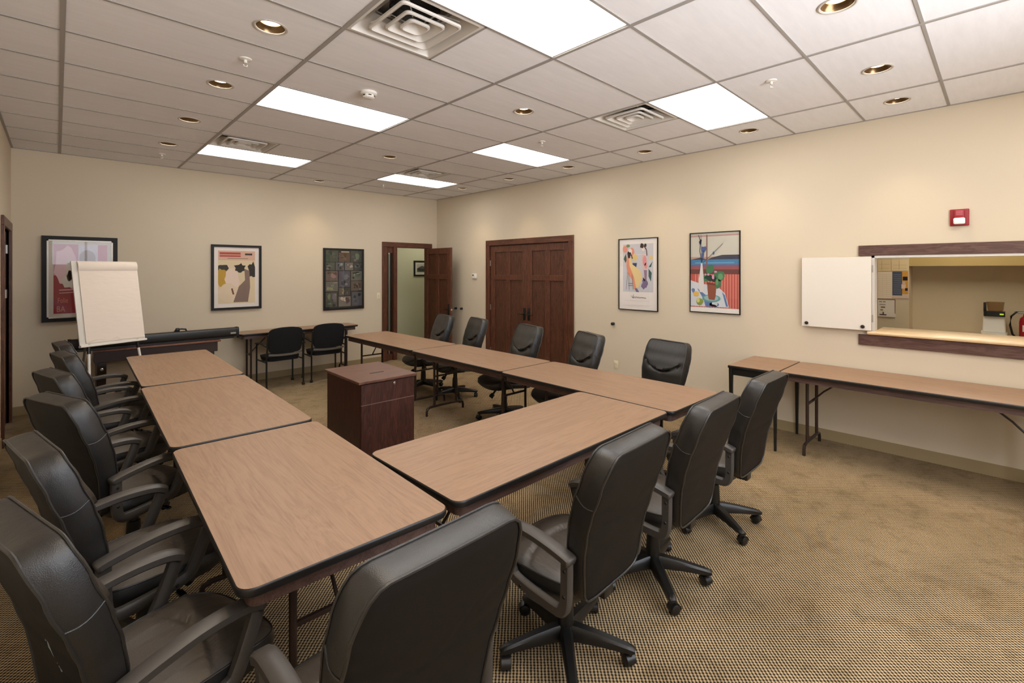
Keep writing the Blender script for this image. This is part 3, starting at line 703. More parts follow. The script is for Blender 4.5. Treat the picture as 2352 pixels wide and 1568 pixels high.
def text_polys(txt, x, y, hgt, sx=1.0):
    cu = bpy.data.curves.new('lettering', 'FONT'); cu.body = txt; cu.size = hgt*1.4; cu.resolution_u = 3
    o = bpy.data.objects.new('lettering', cu); C.objects.link(o); bpy.context.view_layer.update()
    me = bpy.data.meshes.new_from_object(o.evaluated_get(bpy.context.evaluated_depsgraph_get()))
    ps = [[(x+me.vertices[i].co.x*sx, y+me.vertices[i].co.y) for i in p.vertices] for p in me.polygons]
    bpy.data.objects.remove(o); bpy.data.curves.remove(cu); bpy.data.meshes.remove(me); return ps
# red poster behind the easel
picture('black framed red poster half hidden behind the flip chart easel', (.258, YW, 1.10), 0, .715, 1.07, .045, .035, M['framewood'], (.06, .055, .055), [
    ((200, 150, 160), [rect(0, 1, .55, 1)]), ((226, 190, 196), [blob(.22, .70, .2, .28, 18, .15, 3)]), ((210, 204, 214), [rect(.45, .82, .5, 1)]),
    ((178, 168, 172), [blob(.62, .80, .16, .12)]), ((216, 206, 196), [blob(.36, .48, .2, .13, 16, .2, 5), blob(.3, .62, .08, .16, 14, .2, 2)]),
    ((206, 186, 188), [blob(.55, .37, .25, .03)]), ((222, 176, 176), [[(.1, .33), (.7, .34), (.7, .355), (.1, .345)], [(.1, .29), (.5, .30), (.5, .315), (.1, .30)]]),
    ((92, 82, 96), [[(.42, .36), (.58, .44), (.62, .36)]]), ((120, 112, 124), [rect(.52, .9, 0, .3)]),
    ((222, 130, 120), text_polys('Folie', .07, .155, .075, .95)), ((216, 148, 110), text_polys('BA', .05, .025, .085, 1.1))],
    (150, 40, 52), (206, 196, 184), .016)
# pale poster in a wide mat: generic stand-in shapes
picture('black framed poster with a wide white mat between the easel and the collage', (2.043, YW, 1.14), 0, .685, .99, .035, .035, M['framewood'], (.055, .06, .055), [
    ((214, 172, 150), [rect(0, 1, .82, 1)]), ((176, 60, 52), [rect(.04, .60, .93, .97), rect(.04, .60, .885, .915)]), ((40, 34, 30), [rect(.72, .92, .92, .955)]),
    ((120, 100, 78), [rect(.25, .8, .85, .86)]), ((26, 24, 24), [blob(.14, .67, .17, .08, 14, .3, 4), blob(.58, .67, .14, .09, 14, .3, 8), blob(.92, .63, .12, .15, 14, .25, 9)]),
    ((190, 150, 48), [blob(.10, .50, .16, .17, 16, .2, 6)]), ((232, 208, 190), [blob(.36, .46, .2, .22, 18, .15, 7)]), ((226, 205, 176), [blob(.28, .2, .28, .18, 18, .1, 2)]),
    ((132, 108, 98), [[(.4, .02), (.8, .02), (.86, .30), (.84, .62), (.70, .66), (.72, .44), (.55, .32)]]), ((120, 70, 50), [[(.34, .28), (.38, .29), (.43, .17), (.38, .17)]])],
    (222, 202, 166), (232, 222, 214))
# collage of small paintings
rnd = random.Random(11); cells = []
lay = [(0, .34, .80, 1), (.36, .66, .80, .96), (.68, 1, .80, 1), (0, .25, .655, .79), (.27, .5, .655, .79), (.52, .75, .655, .79), (.77, 1, .655, .79), (0, .33, .47, .64), (.36, .66, .36, .64), (.69, 1, .47, .64),
       (0, .33, .29, .46), (.69, 1, .29, .46), (.36, .50, .21, .345), (.52, .66, .21, .345), (0, .31, .02, .27), (.35, .68, .02, .195), (.71, 1, .02, .27)]
cols0 = [(92, 104, 70), (150, 96, 60), (92, 98, 76), (104, 112, 84), (116, 112, 112), (160, 140, 120), (76, 88, 84), (160, 120, 96), (112, 104, 124), (140, 136, 108), (150, 140, 110), (150, 116, 80), (150, 130, 80), (100, 88, 70), (112, 112, 84), (176, 158, 132), (108, 112, 120)]
cols = [tuple(int(.72*(.55*v+.45*sum(c)/3)) for v in c) for c in cols0]
for (a, b, c, d), col in zip(lay, cols):
    cells.append((col, rect(a, b, c, d)))
for (a, b, c, d), col in zip(lay, cols):
    for q in range(7):
        k = .35+rnd.random()*1.4; cc = tuple(int(min(255, max(12, v*k+rnd.randint(-9, 12)))) for v in col); cc = tuple(v//12*12 for v in cc)
        rx, ry = (b-a)*(.07+.14*rnd.random()), (d-c)*(.06+.16*rnd.random())
        cells.append((cc, blob(a+rx*1.3+rnd.random()*(b-a-2.6*rx), c+ry*1.3+rnd.random()*(d-c-2.6*ry), rx, ry, 9, .25, rnd.randint(1, 99))))
cells.append(((170, 160, 130), [rect(.4, .62, .965, .985)]))
picture('black framed collage poster of many small paintings, left of the doorway', (3.715, YW, 1.04), 0, .745, 1.09, .035, .03, M['framewood'], (0, 0, 0), cells, (34, 30, 26))
# right wall: two slim black frames
sh = [((202, 200, 204), rect(.10, .90, .25, .93)), ((226, 150, 130), [blob(.16, .86, .07, .05), blob(.34, .82, .07, .06)]), ((110, 140, 90), [blob(.24, .905, .05, .022)]),
      ((60, 94, 84), [[(.12, .72), (.18, .80), (.2, .70), (.17, .66)], [(.78, .60), (.88, .68), (.84, .60)], [(.78, .58), (.86, .52), (.84, .40), (.78, .47)]]),
      ((60, 74, 106), [[(.36, .66), (.48, .66), (.46, .60), (.36, .62)]]), ((226, 196, 130), [blob(.42, .74, .07, .05), blob(.84, .73, .05, .03)]),
      ((216, 190, 186), [[(.6, .78), (.7, .8), (.76, .62), (.74, .42), (.66, .42), (.62, .6)]]), ((226, 150, 150), [blob(.68, .69, .05, .07), blob(.71, .62, .035, .04)]),
      ((150, 130, 150), [[(.66, .56), (.74, .56), (.73, .42), (.68, .42)]]), ((230, 205, 150), [[(.24, .78), (.32, .72), (.36, .64), (.56, .56), (.62, .46), (.56, .36), (.50, .30), (.44, .32), (.40, .42), (.26, .48), (.22, .62)]]),
      ((228, 150, 120), [[(.20, .74), (.26, .78), (.28, .62), (.34, .54), (.40, .46), (.46, .30), (.40, .29), (.36, .42), (.24, .50), (.20, .60)]]), ((232, 216, 204), [blob(.30, .82, .05, .045), blob(.64, .86, .035, .035)]),
      ((60, 46, 40), [blob(.27, .78, .045, .05, 12, .3, 2), blob(.61, .90, .05, .035, 12, .2, 3), blob(.70, .905, .03, .025)]), ((90, 60, 44), stroke([(.66, .9), (.73, .84), (.74, .76)], .02)+stroke([(.33, .78), (.36, .72)], .025)),
      ((128, 110, 140), [blob(.68, .36, .08, .06, 14, .3, 5), [(.42, .30), (.48, .30), (.54, .25), (.46, .25)]]), ((60, 54, 52), [[(.64, .46), (.70, .42), (.68, .40), (.64, .42)]]),
      ((110, 106, 104), stroke([(.23, .53), (.19, .28)], .008)+stroke([(.26, .52), (.27, .28)], .008)+stroke([(.35, .5), (.38, .28)], .008)+stroke([(.25, .37), (.36, .37)], .008)+stroke([(.25, .34), (.36, .34)], .008)),
      ((60, 46, 40), stroke([(.33, .195), (.37, .165), (.39, .215), (.38, .16), (.43, .185), (.44, .165), (.48, .185), (.49, .165), (.53, .18), (.55, .165), (.59, .175), (.72, .168)], .006)),
      ((206, 198, 192), [rect(.15, .8, .125, .128), rect(.2, .85, .06, .063), rect(.1, .6, .05, .053)])]
picture('black framed pastel print of two ladies, left of the window still life', (XW, 3.765, 1.195), R(-90), .605, .985, .010, .022, M['framewood'], (0, 0, 0), sh, (232, 224, 218))
pot = [(.35, .38), (.55, .36), (.53, .20), (.51, .155), (.39, .16), (.375, .2)]
sh = [((196, 192, 178), rect(0, 1, .70, 1)), ((176, 140, 134), rect(0, 1, .955, .975)), ((60, 62, 78), [[(0, .665), (.2, .69), (.36, .665), (.45, .69), (.66, .72), (1, .72), (1, .655), (0, .655)]]),
      ((70, 124, 164), rect(0, 1, .60, .665)), ((98, 156, 190), rect(.1, .9, .615, .63)), ((120, 92, 124), [rect(0, 1, .575, .60)]), ((152, 82, 82), rect(0, 1, .54, .575)), ((104, 62, 60), rect(0, 1, .48, .54)),
      ((186, 88, 78), rect(0, 1, 0.06, .48)), ((214, 140, 124), [rect(.1+i*.055, .118+i*.055, .06, .48) for i in range(17)]), ((130, 92, 88), [rect(.335, .36, .56, .98)]),
      ((206, 208, 212), [[(0, .40), (.2, .36), (.45, .34), (.62, .30), (.72, .24), (.80, .07), (0, .07)]]), ((92, 122, 168), [[(.14, .30), (.36, .20), (.5, .14), (.56, .07), (.32, .07), (.28, .16)], [(.66, .26), (.72, .22), (.78, .08), (.74, .08)], blob(.5, .10, .1, .03), blob(.06, .26, .04, .04, 9, .4, 3)]),
      ((196, 204, 210), [blob(.52, .12, .06, .035, 12, .3, 1), blob(.62, .18, .06, .04, 12, .3, 4)]), ((98, 150, 150), [blob(.44, .175, .19, .05)]), ((150, 180, 184), [blob(.44, .18, .15, .035)]), ((140, 80, 60), pot), ((112, 60, 46), [[(.35, .38), (.55, .36), (.545, .335), (.36, .35)]]),
      ((66, 118, 82), [blob(.42, .54, .09, .06, 10, .2, 1), blob(.60, .46, .10, .07, 10, .2, 2), blob(.58, .36, .07, .06, 10, .2, 3), blob(.33, .44, .07, .05, 10, .2, 4)]), ((36, 62, 52), [blob(.40, .43, .09, .035, 10, .3, 5), blob(.5, .42, .05, .04)]),
      ((104, 150, 104), [blob(.63, .45, .05, .04), blob(.56, .38, .03, .04)]), ((206, 148, 176), [blob(.38, .475, .025, .014), blob(.48, .445, .025, .03), blob(.53, .51, .03, .012), blob(.32, .475, .02, .012)]),
      ((216, 208, 204), [[(.20, .25), (.27, .25), (.29, .33), (.28, .46), (.255, .62), (.225, .62), (.20, .5), (.175, .42), (.18, .30)]]),
      ((44, 50, 76), stroke([(.24, .62), (.2, .78), (.22, .9), (.17, .98)], .012)+stroke([(.25, .64), (.28, .8)], .014)+stroke([(.24, .66), (.23, .98)], .006)+stroke([(.26, .62), (.68, .86)], .006)+[blob(.215, .89, .03, .03, 9, .4, 1)]),
      ((76, 96, 140), [blob(.28, .8, .045, .045, 10, .4, 2), blob(.27, .74, .03, .05, 10, .4, 4), blob(.49, .745, .02, .02)]),
      ((216, 176, 92), [blob(.12, .225, .065, .035, 12, .1, 1)]), ((140, 156, 76), [blob(.2, .13, .075, .045, 12, .1, 2)]), ((206, 196, 120), [blob(.165, .145, .035, .03)]), ((230, 224, 216), rect(0, 1, 0, .058))]
picture('black framed still life of a potted plant before a sea view, on right wall', (XW, 2.722, 1.225), R(-90), .607, .98, .010, .022, M['framewood'], (0, 0, 0), sh, (186, 150, 130))
picture('small black framed picture on the hallway wall seen through the open doorway', (6.48, 9.75, 1.60), 0, .62, .37, .035, .025, M['framewood'], (.05, .06, .05),
        [((188, 184, 172), rect(0, 1, .5, 1)), ((96, 96, 92), [[(0, .45), (.3, .8), (.6, .62), (1, .5), (1, 0), (0, 0)]]), ((44, 44, 42), [blob(.3, .3, .28, .2, 12, .3, 2)])], (206, 200, 186), (222, 214, 200))

# ------------------------------------------------------------------ folding tables
TH = 0.772
def folding_table(name, lab, x, y, L, W, rz, group='folding tables', legin=.20, footw=.56, z=TH, feet=True):
    t = thing(name, lab, 'table', (x, y, 0), rz, group)
    rr = .05
    mb().prism(rrect(-L/2+.004, L/2-.004, -W/2+.004, W/2-.004, rr, 6), z-.004, z).build('tabletop', M['laminate'], t, smooth=30)
    e = mb(); rings = []
    for off, zz in ((.004, z-.0005), (.0012, z-.003), (0, z-.008), (0, z-.024), (.003, z-.029), (.03, z-.030)):
        rings.append([(a, b, zz) for a, b in rrect(-L/2+off, L/2-off, -W/2+off, W/2-off, rr, 6)])
    k = len(rings[0]); vs = [p for q in rings for p in q]; fs = []
    for i in range(len(rings)-1):
        for q in range(k): fs.append([i*k+q, i*k+(q+1) % k, (i+1)*k+(q+1) % k, (i+1)*k+q])
    fs.append([5*k+q for q in range(k)]); e.add(vs, fs); e.build('edge_band', M['edge'], t, smooth=50)
    a = mb(); off = .035; o_ = rrect(-L/2+off, L/2-off, -W/2+off, W/2-off, .04, 5); i_ = rrect(-L/2+off+.018, L/2-off-.018, -W/2+off+.018, W/2-off-.018, .03, 5)
    k = len(o_); vs = [(p, q, zz) for zz in (z-.030, z-.082) for p, q in o_]+[(p, q, zz) for zz in (z-.030, z-.082) for p, q in i_]; fs = []
    for q in range(k):
        r_ = (q+1) % k
        fs += [[q, r_, k+r_, k+q], [2*k+q, 2*k+r_, 3*k+r_, 3*k+q], [k+q, k+r_, 3*k+r_, 3*k+q]]
    a.add(vs, fs); a.build('apron', M['apron'], t, smooth=40)
    for sx in (-1, 1):
        px = sx*(L/2-legin)
        for sy in (-1, 1): mb().cyl((px, sy*footw*.30, .095), (px, sy*footw*.30, z-.03), .0145, 12).build('leg', M['brownmetal'], t)
        hw_ = footw/2
        pth = [(px, -hw_, .0), (px, -hw_, .05), (px, -hw_+.012, .085), (px, -hw_+.05, .098), (px, -.1, .10), (px, .1, .10), (px, hw_-.05, .098), (px, hw_-.012, .085), (px, hw_, .05), (px, hw_, .0)]
        mb().tube(pth, .0145, 10, up=Vector((1, 0, 0))).build('foot', M['brownmetal'], t)
        b_ = mb().tube([(px, 0, .46), (px-sx*.10, 0, .57), (px-sx*.30, 0, z-.035)], .008, 8)
        b_.box((px-.008, -footw*.30, .452), (px+.008, footw*.30, .47))
        b_.build('brace', M['brownmetal'], t)
    return t
folding_table('folding_table', 'brown laminate folding table nearest the camera, in the left row', 1.195, 2.345, 1.53, .765, R(90-1.9))
folding_table('folding_table', 'brown laminate folding table in the middle of the left row', 1.245, 4.045, 1.80, .765, R(90-1.6))
folding_table('folding_table', 'brown laminate folding table at the far end of the left row by the easel', 1.305, 5.905, 1.85, .765, R(90-1.4))
folding_table('folding_table', 'brown laminate folding table laid crosswise, joining the left and right rows', 2.500, 1.972, 1.822, .775, R(.4))
folding_table('folding_table', 'brown laminate folding table at the near end of the right row', 3.808, 2.455, 1.775, .765, R(90-.4), footw=.42, legin=.37)
folding_table('folding_table', 'brown laminate folding table in the middle of the right row', 3.828, 4.165, 1.63, .74, R(90-.3), footw=.54)
folding_table('folding_table', 'brown laminate folding table at the far end of the right row by the open door', 3.828, 5.925, 1.87, .70, R(90), footw=.56)
folding_table('folding_table', 'long brown folding table along the right wall under the serving hatch', 5.715, .575, 1.835, .715, R(90), legin=.19, footw=.54)
folding_table('folding_table', 'narrow folding table against the back wall behind two visitor chairs', 3.235, 7.985, 1.83, .44, 0, legin=.17, footw=.36, z=.80)
# small fixed-leg table
t = thing('side_table', 'small brown table with straight black legs left of the long wall table', 'table', (5.715, 1.735, 0), R(90))
L_, W_ = .46, .735
mb().box((-L_/2, -W_/2, TH-.006), (L_/2, W_/2, TH), .002, 1).build('tabletop', M['laminate'], t, smooth=30)
mb().box((-L_/2-.003, -W_/2-.003, TH-.03), (L_/2+.003, W_/2+.003, TH-.004), .004, 2).build('edge_band', M['edge'], t)
k = mb()
for a, b in (((-L_/2+.02, -W_/2+.02), (L_/2-.02, -W_/2+.035)), ((-L_/2+.02, W_/2-.035), (L_/2-.02, W_/2-.02)), ((-L_/2+.02, -W_/2+.02), (-L_/2+.035, W_/2-.02)), ((L_/2-.035, -W_/2+.02), (L_/2-.02, W_/2-.02))): k.box((*a, TH-.10), (*b, TH-.028))
k.build('apron', M['blackmetal'], t, smooth=0)
for sx in (-1, 1):
    for sy in (-1, 1):
        cx_, cy_ = sx*(L_/2-.022), sy*(W_/2-.022)
        k = mb(); vs = []
        for zz, hh in ((0, .010), (TH-.03, .017)): vs += [(cx_+a*hh, cy_+b*hh, zz) for a, b in ((-1, -1), (1, -1), (1, 1), (-1, 1))]
        k.add(vs, [[3, 2, 1, 0], [4, 5, 6, 7]]+[[i, (i+1) % 4, 4+(i+1) % 4, 4+i] for i in range(4)]); k.build('leg', M['blackmetal'], t, smooth=0)

# ------------------------------------------------------------------ office chair
def lerp_profile(tab): return lambda z: interp(tab, z)
FY = lerp_profile([(.42, -.195), (.55, -.186), (.65, -.192), (.75, -.210), (.85, -.238), (.95, -.275), (1.07, -.318)])
FT = lerp_profile([(.42, .055), (.55, .075), (.75, .088), (.90, .092), (1.06, .088)])
def BK(z, u):      # point on the boxing: u = 0 front edge, 1 rear edge, square to the leaning back
    s = (FY(z+.02)-FY(z-.02))/.04; q = 1/math.hypot(1, s); return FY(z)-FT(z)*u*q, z+FT(z)*u*q*s
def ringsurf(m, rings, closed_center=None, flip=False):
    k = len(rings[0]); vs = [p for r_ in rings for p in r_]; fs = []
    for i in range(len(rings)-1):
        for q in range(k): fs.append([i*k+q, i*k+(q+1) % k, (i+1)*k+(q+1) % k, (i+1)*k+q])
    if closed_center is not None:
        vs.append(closed_center); c = len(vs)-1
        for q in range(k): fs.append([q, (q+1) % k, c])
    return m.add(vs, fs)
def make_office_chair(label):
    t = thing('office_chair', label, 'chair', (0, 0, 0), 0, 'black leather swivel chairs around the tables')
    # --- backrest
    half = [(0, .425), (.14, .425), (.198, .44), (.210, .52), (.228, .64), (.252, .78), (.255, .92), (.243, 1.03), (.214, 1.070), (.12, 1.068), (0, 1.068)]
    poly = half+[(-a, b) for a, b in half[::-1][1:-1]]
    N = 88; ol = resample(chaikin(poly, 3), N); cz = .74
    def seam(x): return .775+1.75*x*x
    SS = [.05, .1, .16, .22, .28, .34, .40, .46, .52, .58, .64, .69, .74, .79, .83, .87, .90, .93, .955, .975, .99, 1.0]
    def front(x, z, s):
        y = FY(z)+.022*(1-s**4)
        d = z-seam(x)
        if d >= 0: y += .022*math.exp(-d/.10)*(1-s**3)*min(1, (d+.004)/.018)-.004*(1-s**6)
        else: y += -.014*math.exp(d/.035)*(1-s**6)+.008*math.sin(max(-d, 0)*22)*(1-s**2)*.5
        y -= .012*math.exp(-(d/.009)**2)*(1-s**8)
        return y
    rings = []
    for s in SS:
        rr = []
        for x, z in ol:
            X, Z = x*s, cz+(z-cz)*s; rr.append((X, front(X, Z, s), Z))
        rings.append(rr)
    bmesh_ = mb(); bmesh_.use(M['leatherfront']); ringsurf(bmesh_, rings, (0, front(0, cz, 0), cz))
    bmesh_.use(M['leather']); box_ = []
    for u in (0, .06, .2, .4, .6, .8, .94, 1.0):
        rr = []
        for i, (x, z) in enumerate(ol):
            x2, z2 = ol[(i+1) % N]; x1, z1 = ol[i-1]; tx, tz = x2-x1, z2-z1; L = math.hypot(tx, tz); nx, nz = tz/L, -tx/L
            bl = .007*math.sin(PI*u)+(.0015*math.sin(9*z*6+u*7)*math.sin(PI*u))
            yy, zz = BK(z, u); rr.append((x+nx*bl, yy, zz+nz*bl))
        box_.append(rr)
    ringsurf(bmesh_, box_)
    bk = bmesh_.build('backrest', None, t, smooth=60)
    # rear panel
    rings = []
    for s in (.08, .25, .45, .65, .8, .9, .96, 1.0):
        rings.append([(x*s, BK(cz+(z-cz)*s, 1)[0]-.012*(1-s**3)+(.004 if s == 1 else 0), BK(cz+(z-cz)*s, 1)[1]) for x, z in ol])
    k = mb(); ringsurf(k, rings, (0, BK(cz, 1)[0]-.012, BK(cz, 1)[1])); k.build('back_panel', M['backpanel'], bk, smooth=60)
    k = mb()
    for u, rr_ in ((0, .0042), (1, .0048)):
        k.tube([(x*1.004, BK(z, u)[0], BK(z, u)[1]+(z-cz)*.004) for x, z in ol], rr_, 6, closed=True, up=Vector((0, 1, 0)))
    for sx in (-1, 1):      # seam across the boxing
        zz = .885; xx = max(x for x, z in ol if abs(z-zz) < .03)
        k.tube([(sx*(xx+.007*math.sin(PI*u)+.0005), BK(zz, u)[0], BK(zz, u)[1]-.012*math.sin(PI*u)) for u in [i/8 for i in range(9)]], .0028, 6)
    k.build('piping', M['leather'], bk)
    # --- seat
    half = [(0, -.205), (.15, -.205), (.215, -.175), (.236, -.03), (.240, .10), (.230, .20), (.18, .262), (.08, .28), (0, .283)]
    poly = half+[(-a, b) for a, b in half[::-1][1:-1]]
    ol2 = resample(chaikin(poly, 3), N); cy = .03
    def top(x, y, s):
        z = .478+.020*(1-s**3)-(.0 if y < .12 else (y-.12)**2*1.5)+.012*(x/.22)**2*(1-s**6)
        d = y-(.095-1.3*x*x)
        z -= .012*math.exp(-(d/.010)**2)*(1-s**8)
        if d > 0: z += .010*math.exp(-d/.06)*(1-s**4)
        return z
    rings = [[(x*s, cy+(y-cy)*s, top(x*s, cy+(y-cy)*s, s)) for x, y in ol2] for s in SS]
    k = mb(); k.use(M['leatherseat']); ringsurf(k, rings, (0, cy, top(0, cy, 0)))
    k.use(M['leather']); bx_ = []
    for u in (0, .1, .3, .5, .7, .9, 1.0):
        rr = []
        for i, (x, y) in enumerate(ol2):
            zt = top(x, y, 1); sc = 1+.03*math.sin(PI*u)-.05*max(0, u-.6)
            rr.append((x*sc, cy+(y-cy)*sc, zt+(.398-zt)*u))
        bx_.append(rr)
    ringsurf(k, bx_)
    k.add(bx_[-1], [list(range(N))])
    st = k.build('seat', None, t, smooth=60)
    mb().tube([(x*1.003, y, top(x, y, 1)) for x, y in ol2], .004, 6, closed=True).build('piping', M['leather'], st)
    mb().prism([(x*.92, cy+(y-cy)*.92) for x, y in ol2], .384, .400).build('seat_pan', M['blackplastic'], t, smooth=40)
    # --- armrests
    sec = lambda w_, h_: [(a*w_/2, b*h_/2) for a, b in ((-.7, -1), (.7, -1), (1, -.6), (1, .55), (.62, 1), (-.62, 1), (-1, .55), (-1, -.6))]
    for sx in (-1, 1):
        X = sx*.263
        pad = chaikin([(-.240, .622), (-.21, .632), (-.12, .649), (-.02, .660), (.08, .656), (.135, .644), (.162, .626)], 2, False)
        k = mb(); npd = len(pad)
        scl = [(.80+.2*min(1, i/2.0, (npd-1-i)/1.5), .75+.25*min(1, i/2.0)) for i in range(npd)]
        k.sweep([(X, y, z) for y, z in pad], sec(.060, .036), up=Vector((0, 0, 1)), scales=scl)
        lp = chaikin([(.152, .634), (.130, .57), (.085, .462), (.060, .428), (-.155, .408), (-.195, .414), (-.212, .455), (-.214, .59), (-.214, .625)], 2, False)
        k.sweep([(X, y, z) for y, z in lp], sec(.046, .036), up=Vector((1, 0, 0)))
        k.box((X-sx*.045, -.06, .405), (X, .06, .428))
        a = k.build('armrest', M['arm'], t, smooth=45)
        for y, z in ((-.214, .585), (-.212, .485), (.02, .423)):
            mb().lathe([(.001, .004), (.0055, .003), (.0075, 0), (.001, 0)], 12, close=False, mtx=Matrix.Translation((X+sx*.018, y, z)) @ Matrix.Rotation(R(90*sx), 4, 'Y')).build('bolt', M['blackmetal'], a)
    # --- mechanism, column, base
    k = mb().box((-.08, -.12, .340), (.08, .12, .388), .012, 2); k.box((-.035, -.20, .36), (.035, -.10, .385), .005).box((-.035, -.235, .36), (.035, -.19, .52), .008)
    mc = k.build('seat_mechanism', M['blackplastic'], t)
    mb().cyl((0, .10, .345), (0, .155, .285), .012, 12).cyl((0, .145, .296), (0, .178, .258), .024, 16, .028, .004).build('tilt_knob', M['blackplastic'], mc)
    mb().tube([(.07, .04, .36), (.16, .05, .36), (.225, .055, .352)], .0055, 8).box((.20, .042, .346), (.255, .068, .358), .005).build('height_lever', M['blackplastic'], mc)
    mb().lathe([(.037, .085), (.039, .11), (.037, .20), (.034, .262), (.026, .268), (.0245, .275), (.0245, .350)], 24).build('gas_column', M['blackplastic'], t)
    for q in range(5):
        an = R(10+72*q); lg = mb(); mx = Matrix.Rotation(an, 4, 'Z'); vs = []; st_ = [(.022, .136, .066, .060), (.06, .134, .072, .056), (.16, .120, .074, .050), (.27, .100, .070, .042), (.300, .092, .070, .038), (.312, .084, .072, .028)]
        for r_, zt, zb, w_ in st_:
            for a, b in ((-.5, 0), (.5, 0), (.5, .72), (.3, 1), (-.3, 1), (-.5, .72)): vs.append(mx @ Vector((r_, a*w_, zb+b*(zt-zb))))
        kk = 6; fs = [list(range(kk))[::-1], [(len(st_)-1)*kk+i for i in range(kk)]]
        for i in range(len(st_)-1):
            for j in range(kk): fs.append([i*kk+j, i*kk+(j+1) % kk, (i+1)*kk+(j+1) % kk, (i+1)*kk+j])
        lg.add(vs, fs); leg = lg.build('leg', M['blackplastic'], t, smooth=40)
        ca = mb(); cx_ = mx @ Vector((.288, 0, 0)); ay = R(40+97*q)
        cmx = Matrix.Translation((cx_.x, cx_.y, 0)) @ Matrix.Rotation(ay, 4, 'Z') @ Matrix.Translation((.012, 0, .0275)) @ Matrix.Rotation(R(90), 4, 'X')
        for s_ in (-1, 1): ca.lathe([(.001, s_*.024), (.018, s_*.024), (.0255, s_*.020), (.0275, s_*.014), (.0275, s_*.006), (.001, s_*.006)], 20, mtx=cmx, close=False)
        cm2 = Matrix.Translation((cx_.x, cx_.y, 0)) @ Matrix.Rotation(ay, 4, 'Z')
        hood = [(.012+.031*math.cos(R(a)), .0275+.031*math.sin(R(a))) for a in range(-10, 200, 18)]
        ca.add([cm2 @ Vector((x, s_*.021, z)) for x, z in hood for s_ in (-1, 1)], [[2*i, 2*i+1, 2*i+3, 2*i+2] for i in range(len(hood)-1)])
        ca.cyl((cx_.x, cx_.y, .05), (cx_.x, cx_.y, .078), .010, 10)
        ca.build('caster', M['blackplastic'], leg, smooth=40)
    return t
CH = [
 (0.656, 1.924, -73.9, 0.012, 'black leather swivel chair nearest the camera on the left, scuffed on its back'),
 (0.68, 2.655, -78.8, 0.012, 'black leather swivel chair second from the camera in the left row'),
 (0.722, 3.592, -68.4, 0.008, 'black leather swivel chair third from the camera in the left row'),
 (0.72, 4.49, -74.7, 0, 'black leather swivel chair fourth from the camera in the left row'),
 (0.787, 5.386, -79.7, 0, 'black leather swivel chair fifth from the camera in the left row, just before the last'),
 (0.784, 6.12, -84, 0, 'black leather swivel chair at the far end of the left row, beside the easel'),
 (1.082, 1.323, 1, 0.015, 'black leather swivel chair, back to the camera, at the bottom centre of the picture'),
 (2.07, 1.396, 1.7, 0, 'black leather swivel chair at the crosswise table, right of the one at bottom centre'),
 (2.829, 1.384, 2, 0.008, 'black leather swivel chair second from the right end in the front row'),
 (3.677, 1.398, -0.4, 0, 'black leather swivel chair at the right end of the front row, below the wall table'),
 (4.643, 2.488, 79, -0.06, 'black leather swivel chair on the far side of the right row, nearest the wall table'),
 (4.195, 3.235, 65, 0, 'black leather swivel chair right of the double door, showing its front'),
 (4.17, 4.08, 74, 0.012, 'black leather swivel chair in front of the double door'),
 (4.33, 5.25, 72.5, 0, 'black leather swivel chair left of the double door under the thermostat'),
 (4.265, 5.935, 77, 0, 'black leather swivel chair in front of the open door at the far end'),
]
c0 = None
for i, (x, y, rz, dz, lab) in enumerate(CH):
    if c0 is None: c = c0 = make_office_chair(lab)
    else: c = copy_tree(c0); c['label'] = lab
    c.location = (x, y, 0); c.rotation_euler = (0, 0, R(rz))
    for ch in c.children:
        n_ = ch.name.split('.')[0]
        if n_ in ('leg',):
            a = R({7: -1.7, 8: .4, 9: 11.4, 11: 40}.get(i, (i*29) % 72)); ch.rotation_euler = (0, 0, a)
        elif n_ != 'gas_column': ch.location = (0, 0, dz)
# scuff on the nearest chair back
k = mb()
for a, b, c, d in ((.09, .70, .07, .77), (.105, .665, .095, .695), (.062, .745, .072, .795)):
    pts = [(a+(c-a)*u, BK(b+(d-b)*u, 1)[0]-.0145+.0008*math.sin(u*20), b+(d-b)*u) for u in [i/6 for i in range(7)]]
    k.tube(pts, .0016, 5)
sc_ = k.build('scuff_mark', mat('scuff_pale', srgb(150, 156, 156), .8), [o for o in c0.children if o.name.startswith('backrest')][0])

